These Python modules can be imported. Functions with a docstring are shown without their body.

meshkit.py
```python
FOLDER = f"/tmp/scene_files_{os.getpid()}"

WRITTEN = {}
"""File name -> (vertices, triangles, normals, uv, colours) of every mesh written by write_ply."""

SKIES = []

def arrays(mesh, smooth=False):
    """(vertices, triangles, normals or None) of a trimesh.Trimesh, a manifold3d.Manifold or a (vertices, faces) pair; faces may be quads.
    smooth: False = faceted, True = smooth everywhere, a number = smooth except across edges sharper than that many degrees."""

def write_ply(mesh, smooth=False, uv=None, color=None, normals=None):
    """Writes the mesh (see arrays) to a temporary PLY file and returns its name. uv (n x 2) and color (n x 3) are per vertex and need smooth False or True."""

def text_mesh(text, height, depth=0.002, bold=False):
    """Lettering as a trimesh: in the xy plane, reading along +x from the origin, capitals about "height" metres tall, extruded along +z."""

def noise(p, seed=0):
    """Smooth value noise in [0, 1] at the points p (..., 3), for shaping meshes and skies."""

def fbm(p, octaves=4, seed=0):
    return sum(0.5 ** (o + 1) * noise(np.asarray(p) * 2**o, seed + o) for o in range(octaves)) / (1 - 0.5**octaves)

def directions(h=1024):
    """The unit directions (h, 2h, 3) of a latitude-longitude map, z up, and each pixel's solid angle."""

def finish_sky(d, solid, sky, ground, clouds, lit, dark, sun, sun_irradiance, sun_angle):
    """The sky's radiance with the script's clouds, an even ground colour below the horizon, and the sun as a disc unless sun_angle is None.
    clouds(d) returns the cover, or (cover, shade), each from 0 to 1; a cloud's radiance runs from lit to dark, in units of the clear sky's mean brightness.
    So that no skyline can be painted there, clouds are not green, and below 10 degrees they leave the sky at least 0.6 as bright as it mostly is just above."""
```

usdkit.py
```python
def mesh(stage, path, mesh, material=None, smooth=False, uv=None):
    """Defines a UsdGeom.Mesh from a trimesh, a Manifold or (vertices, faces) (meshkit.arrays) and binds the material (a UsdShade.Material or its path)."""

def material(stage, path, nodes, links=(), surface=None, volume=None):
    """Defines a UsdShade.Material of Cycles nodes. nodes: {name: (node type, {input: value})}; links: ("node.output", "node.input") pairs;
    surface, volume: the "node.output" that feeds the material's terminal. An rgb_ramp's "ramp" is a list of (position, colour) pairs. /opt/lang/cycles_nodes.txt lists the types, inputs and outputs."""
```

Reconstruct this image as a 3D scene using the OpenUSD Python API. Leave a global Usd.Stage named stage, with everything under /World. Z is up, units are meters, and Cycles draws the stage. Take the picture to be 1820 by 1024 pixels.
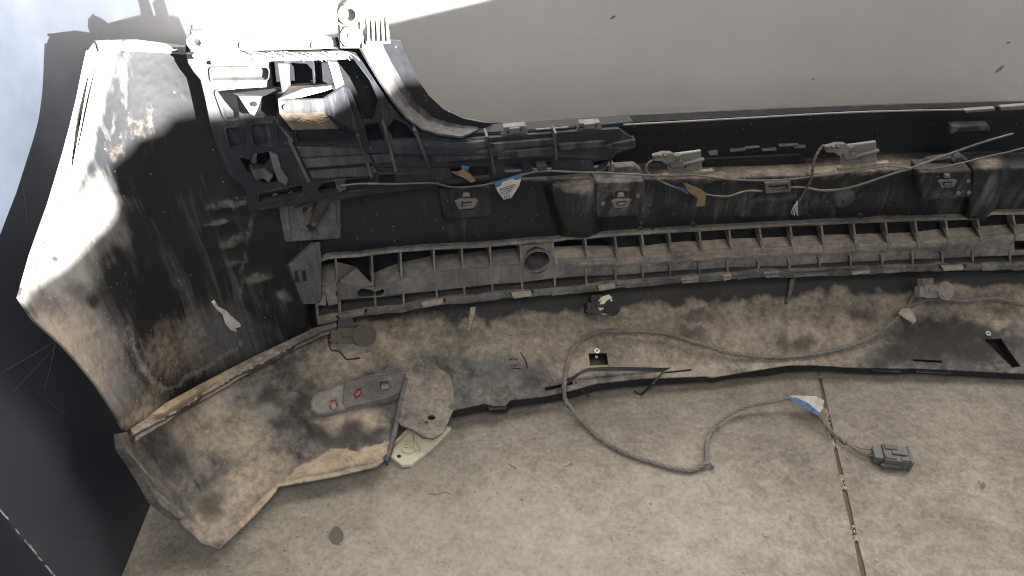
import math, numpy as np, trimesh, usdkit, meshkit
import shapely, shapely.geometry as sg
from scipy.spatial import Delaunay
from pxr import Usd, UsdGeom, UsdShade, UsdLux, Gf, Sdf, Vt

stage = Usd.Stage.CreateInMemory()
UsdGeom.SetStageUpAxis(stage, UsdGeom.Tokens.z); UsdGeom.SetStageMetersPerUnit(stage, 1.0)
UsdGeom.Xform.Define(stage, '/World'); UsdGeom.Scope.Define(stage, '/World/Looks')
rng = np.random.default_rng(7)

# ------------------------------------------------------------------ camera, light, exposure
PITCH = np.radians(42); F = 1350.; CAM = np.array([0, 0, 1.0])
cam = UsdGeom.Camera.Define(stage, '/World/camera')
cam.AddTranslateOp().Set(Gf.Vec3d(*CAM)); cam.AddRotateXOp().Set(90 - 42.0)
cam.CreateHorizontalApertureAttr(36.0); cam.CreateVerticalApertureAttr(36.0 * 1024 / 1820)
cam.CreateFocalLengthAttr(36.0 * F / 1820); cam.CreateClippingRangeAttr(Gf.Vec2f(.01, 100))
cam.CreateExposureAttr(0.78)

SUN = np.array([-.82, .55, -.16]); SUN /= np.linalg.norm(SUN)
def aim(prim, d):                      # rotates a light whose axis is -z to shine along d
    r = Gf.Rotation(Gf.Vec3d(0, 0, -1), Gf.Vec3d(*map(float, d)))
    UsdGeom.Xformable(prim).AddTransformOp().Set(Gf.Matrix4d().SetRotate(r))
sun = UsdLux.DistantLight.Define(stage, '/World/sunlight')
sun.CreateIntensityAttr(7.4); sun.CreateAngleAttr(0.5); sun.CreateColorAttr(Gf.Vec3f(1.0, .97, .93))
sun.GetPrim().CreateAttribute('inputs:normalize', Sdf.ValueTypeNames.Bool).Set(True)
aim(sun.GetPrim(), SUN)
def rect(name, at, to, w, h, power, col):
    l = UsdLux.RectLight.Define(stage, '/World/' + name)
    d = np.array(to, float) - np.array(at, float); d /= np.linalg.norm(d)
    r = Gf.Rotation(Gf.Vec3d(0, 0, -1), Gf.Vec3d(*map(float, d)))
    m = Gf.Matrix4d().SetRotate(r); m.SetTranslateOnly(Gf.Vec3d(*at))
    UsdGeom.Xformable(l.GetPrim()).AddTransformOp().Set(m)
    l.CreateWidthAttr(w); l.CreateHeightAttr(h); l.CreateIntensityAttr(power); l.CreateColorAttr(Gf.Vec3f(*col))
rect('ceiling_lamp', (.15, -.42, 2.05), (.3, .85, .12), .9, .55, 6.6, (1.0, .91, .79))
rect('back_ceiling_lamp', (.25, 1.12, 2.3), (.25, .95, 0), 1.0, .35, 6.0, (1.0, .90, .77))
rect('window_light', (.3, -2.0, 2.0), (.4, 1.3, .6), 2.4, 1.4, 1.7, (.76, .88, 1.0))

# ------------------------------------------------------------------ pixel-free helpers: rays of the survey camera, bumper surfaces
FW = np.array([0, np.cos(PITCH), -np.sin(PITCH)]); UPV = np.array([0, np.sin(PITCH), np.cos(PITCH)]); RT = np.array([1., 0, 0])
def ray(p):
    p = np.atleast_2d(np.asarray(p, float))
    return FW + ((p[:, 0] - 910) / F)[:, None] * RT - ((p[:, 1] - 512) / F)[:, None] * UPV
def yrear(x): return 1.025 - .125 * (x - .75) ** 2
def sd(P, low):
    """Plan distance outside the bumper's inner skin (upper shell, or the lower valance that tucks in towards the floor)."""
    x, y, z = P[:, 0], P[:, 1], P[:, 2]
    if low:
        s = np.clip((.125 - z) / .09, 0, 1.35) ** 1.4
        gy = np.interp(x, [-.45, -.2, 0, .2, .48, 1], [.29, .285, .21, .185, .17, .17]) * s - .045
        gx = .05 * np.clip((.16 - z) / .16, 0, 1.2) - .004; r = .14
    else:
        gy = gx = 0; r = .115
    qx = -x - (.486 - gx - r); qy = y - (yrear(x) - gy - r)
    return np.hypot(np.maximum(qx, 0), np.maximum(qy, 0)) + np.minimum(np.maximum(qx, qy), 0) - r
def hit(p, h=0., low=False):
    d = ray(p); h = np.broadcast_to(np.asarray(h, float), len(d))
    if low and np.any(h):
        q = hit(p, 0., True); e = 1e-4; g = np.stack([sd(q + e * np.eye(3)[k], True) - sd(q - e * np.eye(3)[k], True) for k in range(3)], 1) / (2 * e); h = h * np.clip(np.linalg.norm(g, axis=1), 1, 2.6)
    a = np.full(len(d), .2); b = np.full(len(d), 2.6)
    for _ in range(36):
        m = (a + b) / 2; f = sd(CAM + d * m[:, None], low) + h
        a = np.where(f < 0, m, a); b = np.where(f < 0, b, m)
    return CAM + d * ((a + b) / 2)[:, None]
def outward(P, low=False):
    e = 1e-4; g = np.stack([sd(P + e * np.eye(3)[k], low) - sd(P - e * np.eye(3)[k], low) for k in range(3)], 1)
    return g / np.maximum(np.linalg.norm(g, axis=1, keepdims=True), 1e-9)
def onplane(p, axis, value):
    d = ray(p); return CAM + d * ((value - CAM[axis]) / d[:, axis])[:, None]
def fl(p, z=0.): return onplane(p, 2, z)
def mpp(Q): return float(np.dot(Q - CAM, FW)) / F          # metres per photo pixel at Q
def P(s): return np.array([[float(a) for a in w.split(',')] for w in s.split()])
def at(poly, u): return np.interp(u, poly[:, 0], poly[:, 1])
def resample(p, n):
    p = np.asarray(p, float); s = np.r_[0, np.cumsum(np.linalg.norm(np.diff(p, axis=0), axis=1))]
    t = np.linspace(0, s[-1], n); return np.stack([np.interp(t, s, p[:, k]) for k in range(p.shape[1])], 1)
def smoothline(p, n, it=3):
    p = np.asarray(p, float)
    for _ in range(it):
        q = np.empty((2 * len(p) - 2, p.shape[1])); q[0::2] = .75 * p[:-1] + .25 * p[1:]; q[1::2] = .25 * p[:-1] + .75 * p[1:]
        p = np.vstack([p[:1], q, p[-1:]])
    return resample(p, n)
def dense(p, step, closed=True):
    p = np.asarray(p, float); q = np.vstack([p, p[:1]]) if closed else p; out = []
    for a, b in zip(q[:-1], q[1:]):
        n = max(1, int(np.ceil(np.linalg.norm(b - a) / step))); out += [a + (b - a) * k / n for k in range(n)]
    if not closed: out.append(q[-1])
    return np.array(out)
def rrect(p, r=3):                     # a polygon with rounded corners
    g = sg.Polygon(p).buffer(-r).buffer(r, quad_segs=3); return np.array(g.exterior.coords)[:-1]
def ellipse(cx, cy, rx, ry=None, ang=0, n=20):
    t = np.linspace(0, 2 * np.pi, n, endpoint=False); x = rx * np.cos(t); y = (ry or rx) * np.sin(t); c, s = np.cos(ang), np.sin(ang)
    return np.stack([cx + x * c - y * s, cy + x * s + y * c], 1)
def n2(uv, s, seed=0, o=4):
    return meshkit.fbm(np.c_[np.asarray(uv) / s, np.full(len(uv), seed * 7.3)], o, seed)

# ------------------------------------------------------------------ writing prims
B = '/World/rear_bumper'
_used = {}
def numbered(parent, name):
    k = _used.get((parent, name), 0); _used[(parent, name)] = k + 1
    return f'{parent}/{name}' if k == 0 else f'{parent}/{name}_{k:03d}'
def tag(prim, label=None, category=None, group=None, kind=None):
    for k, v in (('label', label), ('category', category), ('group', group), ('kind', kind)):
        if v: prim.SetCustomDataByKey(k, v)
def thing(name, label, category, group=None, loc=(0, 0, 0)):
    x = UsdGeom.Xform.Define(stage, numbered('/World', name)); tag(x.GetPrim(), label, category, group); return str(x.GetPath())
def obj(name, vf, mat, parent='/World', dirt=None, smooth=False, label=None, category=None, kind=None, group=None):
    path = numbered(parent, name)
    m = usdkit.mesh(stage, path, vf, mat, smooth)
    if dirt is not None:
        d = np.asarray(dirt, np.float32); n = len(m.GetPointsAttr().Get())
        if d.ndim == 1: d = np.tile(d, (n, 1))
        if len(d) == n:
            UsdGeom.PrimvarsAPI(m).CreatePrimvar('dirt', Sdf.ValueTypeNames.Color3fArray, 'vertex').Set(Vt.Vec3fArray.FromNumpy(np.ascontiguousarray(d)))
    tag(m.GetPrim(), label, category, group, kind)
    return path

# ------------------------------------------------------------------ materials
def grimy(name, base, rough=.5, tan=(.34, .275, .21), pale=(.27, .262, .25), up=.2, speck=.35, bump=.25, upcol=None, spec=.35):
    N, L = {}, []
    def n(k, t, **i): N[k] = (t, i)
    def l(*a): L.extend(zip(a[0::2], a[1::2]))
    n('geo', 'geometry'); n('at', 'attribute', attribute='dirt'); n('sep', 'separate_color'); n('ob', 'object_info')
    n('na', 'noise_texture', scale=13., detail=9., roughness=.68); n('nb', 'noise_texture', scale=95., detail=5., roughness=.7)
    n('mp', 'mapping', scale=(46, 46, 4.)); n('ns', 'noise_texture', scale=1., detail=9., roughness=.75, distortion=.5)
    n('vo', 'voronoi_texture', scale=95.); n('sx', 'separate_xyz')
    l('geo.position', 'na.vector', 'geo.position', 'nb.vector', 'geo.position', 'mp.vector', 'mp.vector', 'ns.vector', 'geo.position', 'vo.vector', 'geo.normal', 'sx.vector', 'at.color', 'sep.color')
    def math(k, t, a, b, c=None, clamp=False):
        i = {'math_type': t, 'use_clamp': clamp}
        for s, v in (('value1', a), ('value2', b), ('value3', c)):
            if v is None: continue
            if isinstance(v, str): L.append((v, f'{k}.{s}'))
            else: i[s] = float(v)
        N[k] = ('math', i)
    # tan mud
    math('t1', 'multiply_add', 'sep.r', 1.75, -.78); math('t2', 'multiply_add', 'na.fac', .75, 't1'); math('t3', 'multiply_add', 'nb.fac', .85, 't2'); math('t5', 'subtract', 't3', .31); math('t4', 'multiply', 't5', .95, clamp=True)
    # pale dust in streaks
    math('p1', 'multiply_add', 'sep.g', 1.6, -.75); math('p2', 'multiply_add', 'ns.fac', 1.35, 'p1'); math('p3', 'multiply_add', 'na.fac', .5, 'p2'); math('p4', 'subtract', 'p3', .44, clamp=True)
    # dust lying on whatever faces up
    n('mr', 'map_range', from_min=.35, from_max=.95, to_min=0., to_max=up, clamp=True); l('sx.z', 'mr.value')
    math('u1', 'multiply_add', 'na.fac', 1.2, .1, clamp=True); math('u2', 'multiply', 'mr.result', 'u1', clamp=True)
    # specks
    math('v1', 'less_than', 'vo.distance', .11); n('sv', 'separate_color'); l('vo.color', 'sv.color')
    math('v2', 'greater_than', 'sv.r', .76); math('v3', 'multiply', 'v1', 'v2'); math('v4', 'multiply', 'v3', speck)
    n('c0', 'mix', color1=tuple(.62 * c for c in base), color2=tuple(1.45 * c for c in base)); l('na.fac', 'c0.fac')
    n('c1', 'mix', color2=upcol or (.13, .118, .105)); l('u2', 'c1.fac', 'c0.color', 'c1.color1')
    n('pc', 'mix', color1=tuple(.55 * c for c in pale), color2=tuple(1.25 * c for c in pale)); l('nb.fac', 'pc.fac')
    n('c2', 'mix'); l('p4', 'c2.fac', 'c1.color', 'c2.color1', 'pc.color', 'c2.color2')
    n('tr', 'rgb_ramp', ramp=[(.34, tuple(.45 * c for c in tan)), (.45, tuple(.75 * c for c in tan)), (.53, tan), (.68, tuple(1.3 * c for c in tan))])
    math('tn', 'multiply_add', 'na.fac', .55, 'tq'); math('tq', 'multiply', 'nb.fac', .45); l('tn', 'tr.fac')
    n('c3', 'mix'); l('t4', 'c3.fac', 'c2.color', 'c3.color1', 'tr.color', 'c3.color2')
    n('c4', 'mix', color2=(.45, .43, .41)); l('v4', 'c4.fac', 'c3.color', 'c4.color1')
    math('d1', 'multiply_add', 'sep.b', 1.6, -.7); math('d2', 'multiply_add', 'na.fac', 1.4, 'd1'); math('d3', 'subtract', 'd2', .35, clamp=True)
    n('c5', 'mix', color2=(.022, .020, .019)); l('d3', 'c5.fac', 'c4.color', 'c5.color1')
    math('r1', 'add', 't4', 'p4', clamp=True); math('r2', 'add', 'r1', 'u2', clamp=True); math('r3', 'multiply_add', 'r2', .93 - rough, rough); math('r4', 'multiply_add', 'nb.fac', .12, 'r3')
    math('b1', 'multiply_add', 't4', .9, .12); math('b2', 'multiply', 'nb.fac', 'b1'); math('b3', 'multiply_add', 'na.fac', .3, 'b2')
    n('bu', 'bump', strength=bump, distance=.006); l('b3', 'bu.height')
    n('p', 'principled_bsdf', specular_ior_level=spec); l('c5.color', 'p.base_color', 'r4', 'p.roughness', 'bu.normal', 'p.normal')
    L = [(a if '.' in a else a + '.value', b) for a, b in L]
    return usdkit.material(stage, '/World/Looks/' + name, N, L, surface='p.BSDF')
PL = grimy('black_plastic', (.013, .014, .0165), .5)
RIM2 = grimy('rim_plastic', (.026, .027, .031), .62, up=.08, speck=.2, spec=.10)
RIMB = grimy('rim_black', (.011, .0115, .013), .8, up=.02, speck=.1, spec=.06)
PLd = grimy('black_plastic_clean', (.011, .0115, .013), .5, up=.12, speck=.15)
BR = grimy('bracket_plastic', (.020, .022, .028), .45, up=.16, speck=.3, upcol=(.15, .15, .16), spec=.25)
GR = grimy('support_plastic', (.030, .0295, .029), .6, tan=(.40, .34, .28), pale=(.30, .288, .272), up=.3, speck=.1)
MU = grimy('mud_plastic', (.032, .031, .032), .6, tan=(.42, .345, .265), pale=(.33, .315, .30), up=.12, speck=.25, bump=.55)
LG = grimy('grey_plastic', (.095, .093, .088), .5, up=.25, speck=.1)
CN = grimy('connector_grey', (.105, .108, .112), .45, up=.1, speck=.05, upcol=(.2, .19, .18))
CB = grimy('cable_tape', (.07, .062, .053), .7, up=.5, speck=.05, upcol=(.25, .215, .17))
CR = grimy('cream_plastic', (.60, .57, .44), .4, up=.08, speck=.0, bump=.05)
SN = grimy('dusty_sensor', (.050, .042, .034), .7, up=.6, speck=.1)
def plain(name, col, rough=.5, var=.25, scale=30., bump=.0, metallic=0., spec=.5):
    N = {'g': ('geometry', {}), 'n': ('noise_texture', {'scale': scale, 'detail': 6., 'roughness': .65}),
         'm': ('mix', {'color1': tuple(c * (1 - var) for c in col), 'color2': tuple(c * (1 + var) for c in col)}),
         'b': ('bump', {'strength': bump, 'distance': .003}), 'p': ('principled_bsdf', {'roughness': rough, 'metallic': metallic, 'specular_ior_level': spec})}
    return usdkit.material(stage, '/World/Looks/' + name, N, [('g.position', 'n.vector'), ('n.fac', 'm.fac'), ('m.color', 'p.base_color'), ('n.fac', 'b.height'), ('b.normal', 'p.normal')], surface='p.BSDF')
BLK = plain('black_rubber', (.012, .012, .013), .5)
RED = plain('red_fastener', (.42, .09, .06), .5, .5, 200)
PAP = plain('white_paper', (.62, .60, .57), .85, .25, 90, .3)
TAGW = plain('tag_paper', (.40, .385, .35), .8, .25, 140, .1)
TAGB = plain('tag_blue', (.05, .11, .24), .6, .35, 120)
TAGD = plain('tag_print', (.10, .10, .11), .8, .3, 90)
BRN = plain('brown_tape', (.19, .135, .075), .65, .45, 110, .2)
MET = plain('zinc_metal', (.55, .52, .46), .35, .3, 60, .1, .8)
LEN = plain('lamp_lens', (.17, .163, .15), .35, .3, 50, .05)
STR = plain('dry_straw', (.28, .2, .12), .8, .4, 60)
CHIP = plain('chipped_paint', (.5, .48, .45), .8, .4, 120, .3)
SCR = plain('scratch_grey', (.10, .11, .125), .6, .4, 60)
CRU = plain('joint_crumbs', (.36, .31, .23), .95, .6, 160, .5)
GRT = plain('grit', (.34, .29, .22), .95, .5, 60)
HAIR = plain('pale_fibre', (.5, .48, .46), .6, .2, 60)

def wallmat():
    N = {'g': ('geometry', {}), 'n': ('noise_texture', {'scale': 3.2, 'detail': 8., 'roughness': .6}), 'm2': ('mapping', {'scale': (55., 6., 6.)}),
         'f': ('noise_texture', {'scale': 60., 'detail': 5., 'roughness': .7}),
         'a': ('math', {'math_type': 'multiply_add', 'value2': .35}), 'r': ('rgb_ramp', {'ramp': [(.3, (.47, .45, .43)), (.6, (.53, .51, .49)), (.9, (.58, .56, .535))]}),
         'b': ('bump', {'strength': .12, 'distance': .002}), 'p': ('principled_bsdf', {'roughness': .5})}
    return usdkit.material(stage, '/World/Looks/grey_wall_paint', N, [('g.position', 'n.vector'), ('g.position', 'f.vector'), ('f.fac', 'a.value1'), ('n.fac', 'a.value3'), ('a.value', 'r.fac'), ('r.color', 'p.base_color'), ('f.fac', 'b.height'), ('b.normal', 'p.normal')], surface='p.BSDF')
WALL = wallmat()
def navymat():
    N = {'g': ('geometry', {}), 'n': ('noise_texture', {'scale': 7., 'detail': 8., 'roughness': .65}), 'f': ('noise_texture', {'scale': 120., 'detail': 4.}),
         'r': ('rgb_ramp', {'ramp': [(.3, (.027, .033, .045)), (.55, (.037, .044, .059)), (.8, (.053, .061, .075))]}),
         'q': ('math', {'math_type': 'multiply_add', 'value2': .25, 'value3': .36}), 'b': ('bump', {'strength': .05, 'distance': .001}), 'p': ('principled_bsdf', {'specular_ior_level': .5})}
    return usdkit.material(stage, '/World/Looks/navy_paint', N, [('g.position', 'n.vector'), ('g.position', 'f.vector'), ('n.fac', 'r.fac'), ('r.color', 'p.base_color'), ('n.fac', 'q.value1'), ('q.value', 'p.roughness'), ('f.fac', 'b.height'), ('b.normal', 'p.normal')], surface='p.BSDF')
NAVY = navymat()
def floormat():
    N = {'g': ('geometry', {}), 'at': ('attribute', {'attribute': 'dirt'}), 'sep': ('separate_color', {}),
         'n1': ('noise_texture', {'scale': 5., 'detail': 10., 'roughness': .62, 'distortion': .4}), 'mp': ('mapping', {'rotation': (0, 0, .5), 'scale': (30., 40., 1.)}),
         'n2': ('noise_texture', {'scale': 1., 'detail': 8., 'roughness': .68, 'distortion': .6}), 'n3': ('noise_texture', {'scale': 130., 'detail': 7., 'roughness': .75}),
         'a': ('math', {'math_type': 'multiply_add', 'value2': .29}), 'a0': ('math', {'math_type': 'multiply', 'value2': .33}), 'a1': ('math', {'math_type': 'multiply_add', 'value2': .40}),
         'sc': ('math', {'math_type': 'multiply_add', 'value2': .18}),
         'r': ('rgb_ramp', {'ramp': [(.32, (.075, .066, .055)), (.43, (.15, .134, .110)), (.51, (.218, .196, .163)), (.59, (.295, .268, .224)), (.72, (.40, .366, .31))]}),
         'vo': ('voronoi_texture', {'scale': 210.}), 'pv': ('map_range', {'from_min': .06, 'from_max': .17, 'to_min': .75, 'to_max': 0., 'clamp': True}), 'vs': ('separate_color', {}), 'pg': ('math', {'math_type': 'greater_than', 'value2': .82}), 'pm': ('math', {'math_type': 'multiply'}), 'px': ('math', {'math_type': 'add', 'use_clamp': True}), 'd': ('mix', {'color2': (.045, .040, .034)}), 'b': ('bump', {'strength': .35, 'distance': .004}), 'rr': ('math', {'math_type': 'multiply_add', 'value2': -.25, 'value3': .82}),
         'p': ('principled_bsdf', {'specular_ior_level': .35})}
    L = [('g.position', 'n1.vector'), ('g.position', 'mp.vector'), ('mp.vector', 'n2.vector'), ('g.position', 'n3.vector'), ('at.color', 'sep.color'),
         ('n2.fac', 'a0.value1'), ('n1.fac', 'a.value1'), ('a0.value', 'a.value3'), ('n3.fac', 'a1.value1'), ('a.value', 'a1.value3'), ('sep.r', 'sc.value1'), ('a1.value', 'sc.value3'), ('sc.value', 'r.fac'),
         ('r.color', 'd.color1'), ('g.position', 'vo.vector'), ('vo.distance', 'pv.value'), ('vo.color', 'vs.color'), ('vs.r', 'pg.value1'), ('pg.value', 'pm.value1'), ('pv.result', 'pm.value2'), ('pm.value', 'px.value1'), ('sep.b', 'px.value2'), ('px.value', 'd.fac'), ('d.color', 'p.base_color'), ('a1.value', 'b.height'), ('b.normal', 'p.normal'), ('a1.value', 'rr.value1'), ('rr.value', 'p.roughness')]
    return usdkit.material(stage, '/World/Looks/concrete', N, L, surface='p.BSDF')
CONC = floormat()

# ------------------------------------------------------------------ mesh builders
def ear(rings):
    """2-D earcut of [outer, holes...] -> (points, triangles)."""
    import mapbox_earcut
    pts = np.vstack(rings); ends = np.cumsum([len(r) for r in rings]).astype(np.uint32)
    return pts, np.asarray(mapbox_earcut.triangulate_float64(pts, ends)).reshape(-1, 3).astype(int)
def inset(ring, c):
    """Moves a ring inwards (outer) by c pixels along the mitre."""
    p = np.asarray(ring); a = np.roll(p, 1, 0); b = np.roll(p, -1, 0)
    e1 = p - a; e2 = b - p; e1 = e1 / np.maximum(np.linalg.norm(e1, axis=1, keepdims=True), 1e-9); e2 = e2 / np.maximum(np.linalg.norm(e2, axis=1, keepdims=True), 1e-9)
    n1 = np.c_[-e1[:, 1], e1[:, 0]]; n2_ = np.c_[-e2[:, 1], e2[:, 0]]; m = n1 + n2_; k = (m * n1).sum(1, keepdims=True)
    return p + m / np.maximum(k, .5) * c
def ccw(r): return r if sg.LinearRing(r).is_ccw else r[::-1]
def orient(v, f, ref):
    """Flips a whole face list so that it looks at ref (a point) on average."""
    t = v[f]; nn = np.cross(t[:, 1] - t[:, 0], t[:, 2] - t[:, 0])
    return f if (nn * (ref - t.mean(1))).sum() > 0 else f[:, ::-1]
def prism(poly, h, depth, low=False, holes=(), cham=1.0, step=14, unp=None, nrm=None):
    """A plate: outline and holes given as seen by the survey camera at height h off the skin, extruded outwards by depth, front edges chamfered."""
    rings = [ccw(dense(poly, step))] + [ccw(dense(q, step))[::-1] for q in holes]
    hf = h if callable(h) else (lambda q: np.full(len(q), float(h)))
    un = unp or (lambda q, e: hit(q, hf(q) + e, low))
    cm = cham * .0009
    V, Fs, off = [], [], 0
    ins = [inset(r, cham) if cham else r for r in rings]
    pts, tri = ear(ins)
    front = un(pts, 0.); base = un(np.vstack(rings), -cm)
    N_ = nrm if nrm is not None else outward(base, low).mean(0); N_ = N_ / np.linalg.norm(N_)
    back = base + N_ * depth
    n = len(pts); V = np.vstack([front, base, base, back, back])
    tri = orient(V, tri, CAM); Fs.append(tri)
    Fs.append(tri[:, ::-1] + 4 * n)
    o = 0; sides = []
    for r in rings:
        i = np.arange(o, o + len(r)); j = np.roll(i, -1); o += len(r)
        for a, b in ((0, n), (2 * n, 3 * n)):
            sides.append(np.c_[i + a, j + a, j + b]); sides.append(np.c_[i + a, j + b, i + b])
    s = np.vstack(sides)
    # one consistent sense: the chamfer must face the camera side
    k = len(rings[0]); s0 = sides[2][:k]; t = V[s0]; nn = np.cross(t[:, 1] - t[:, 0], t[:, 2] - t[:, 0]); c = V[3 * n:3 * n + k].mean(0)
    if (nn * (t.mean(1) - c)).sum() < 0: s = s[:, ::-1]
    Fs.append(s)
    return V, np.vstack(Fs), np.vstack([pts] + [np.vstack(rings)] * 4)
def sheet(poly, hfun, thick=.003, low=False, holes=(), step=5, disp=None):
    """A thin skin over a region, with relief hfun (metres off the base surface) -> v, f, uv."""
    g = sg.Polygon(poly, [h for h in holes])
    rings = [dense(poly, step)] + [dense(h, step * .7) for h in holes]
    x0, y0, x1, y1 = g.bounds
    X, Y = np.meshgrid(np.arange(x0, x1, step), np.arange(y0, y1, step)); q = np.c_[X.ravel(), Y.ravel()] + rng.uniform(-.2, .2, (X.size, 2)) * step
    inn = shapely.contains_xy(g.buffer(-step * .55), q[:, 0], q[:, 1]); q = q[inn]
    uv = np.vstack(rings + [q]); tri = Delaunay(uv).simplices; c = uv[tri].mean(1); tri = tri[shapely.contains_xy(g, c[:, 0], c[:, 1])]
    a = uv[tri]; area = np.abs(np.cross(a[:, 1] - a[:, 0], a[:, 2] - a[:, 0])); tri = tri[area > 1e-3]
    h = hfun(uv); Pf = hit(uv, h if disp is None else h + disp(uv), low); nv = outward(Pf, low)
    Pb = Pf + nv * thick; n = len(uv); tri = orient(Pf, tri, CAM)
    V = [Pf, Pb]; Fs = [tri, tri[:, ::-1] + n]; UV = [uv, uv]; o = 0; base = 2 * n
    for r in rings:
        k = len(r); i = np.arange(k); j = np.roll(i, -1)
        V += [Pf[o:o + k], Pb[o:o + k]]; UV += [uv[o:o + k]] * 2
        Fs += [np.c_[base + i, base + j, base + k + j], np.c_[base + i, base + k + j, base + k + i]]
        base += 2 * k; o += k
    return np.vstack(V), np.vstack(Fs), np.vstack(UV)
def loft(A, Bp, thick, n=None):
    """Plate between two 3-D polylines of equal length, closed."""
    A, Bp = np.asarray(A), np.asarray(Bp); n = len(A)
    nn = np.cross(np.gradient(A, axis=0), Bp - A); nn /= np.maximum(np.linalg.norm(nn, axis=1, keepdims=True), 1e-9)
    if (nn * (CAM - A)).sum() < 0: nn = -nn
    C, D = A - nn * thick, Bp - nn * thick
    V = np.vstack([A, Bp, C, D]); i = np.arange(n - 1)
    def q(a, b, c, d): return [np.c_[a, b, c], np.c_[a, c, d]]
    f = q(i, i + 1, n + i + 1, n + i) + q(2 * n + i, 3 * n + i, 3 * n + i + 1, 2 * n + i + 1) + q(i, 2 * n + i, 2 * n + i + 1, i + 1) + q(n + i, n + i + 1, 3 * n + i + 1, 3 * n + i)
    e = np.array([[0, n, 3 * n], [0, 3 * n, 2 * n], [n - 1, 4 * n - 1, 2 * n - 1], [n - 1, 3 * n - 1, 4 * n - 1]])
    f = np.vstack(f + [e]); t = trimesh.Trimesh(V, f, process=False)
    if t.volume < 0: f = f[:, ::-1]
    return V, f
def unweld(V, f): return V[f].reshape(-1, 3), np.arange(f.size).reshape(-1, 3)
def hull(pts): m = trimesh.convex.convex_hull(np.asarray(pts)); return np.array(m.vertices), np.array(m.faces)
def join(*ms):
    V, Fs, o = [], [], 0
    for m in ms:
        v, f = m[0], m[1]; V.append(v); Fs.append(np.asarray(f) + o); o += len(v)
    return np.vstack(V), np.vstack(Fs)
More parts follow.
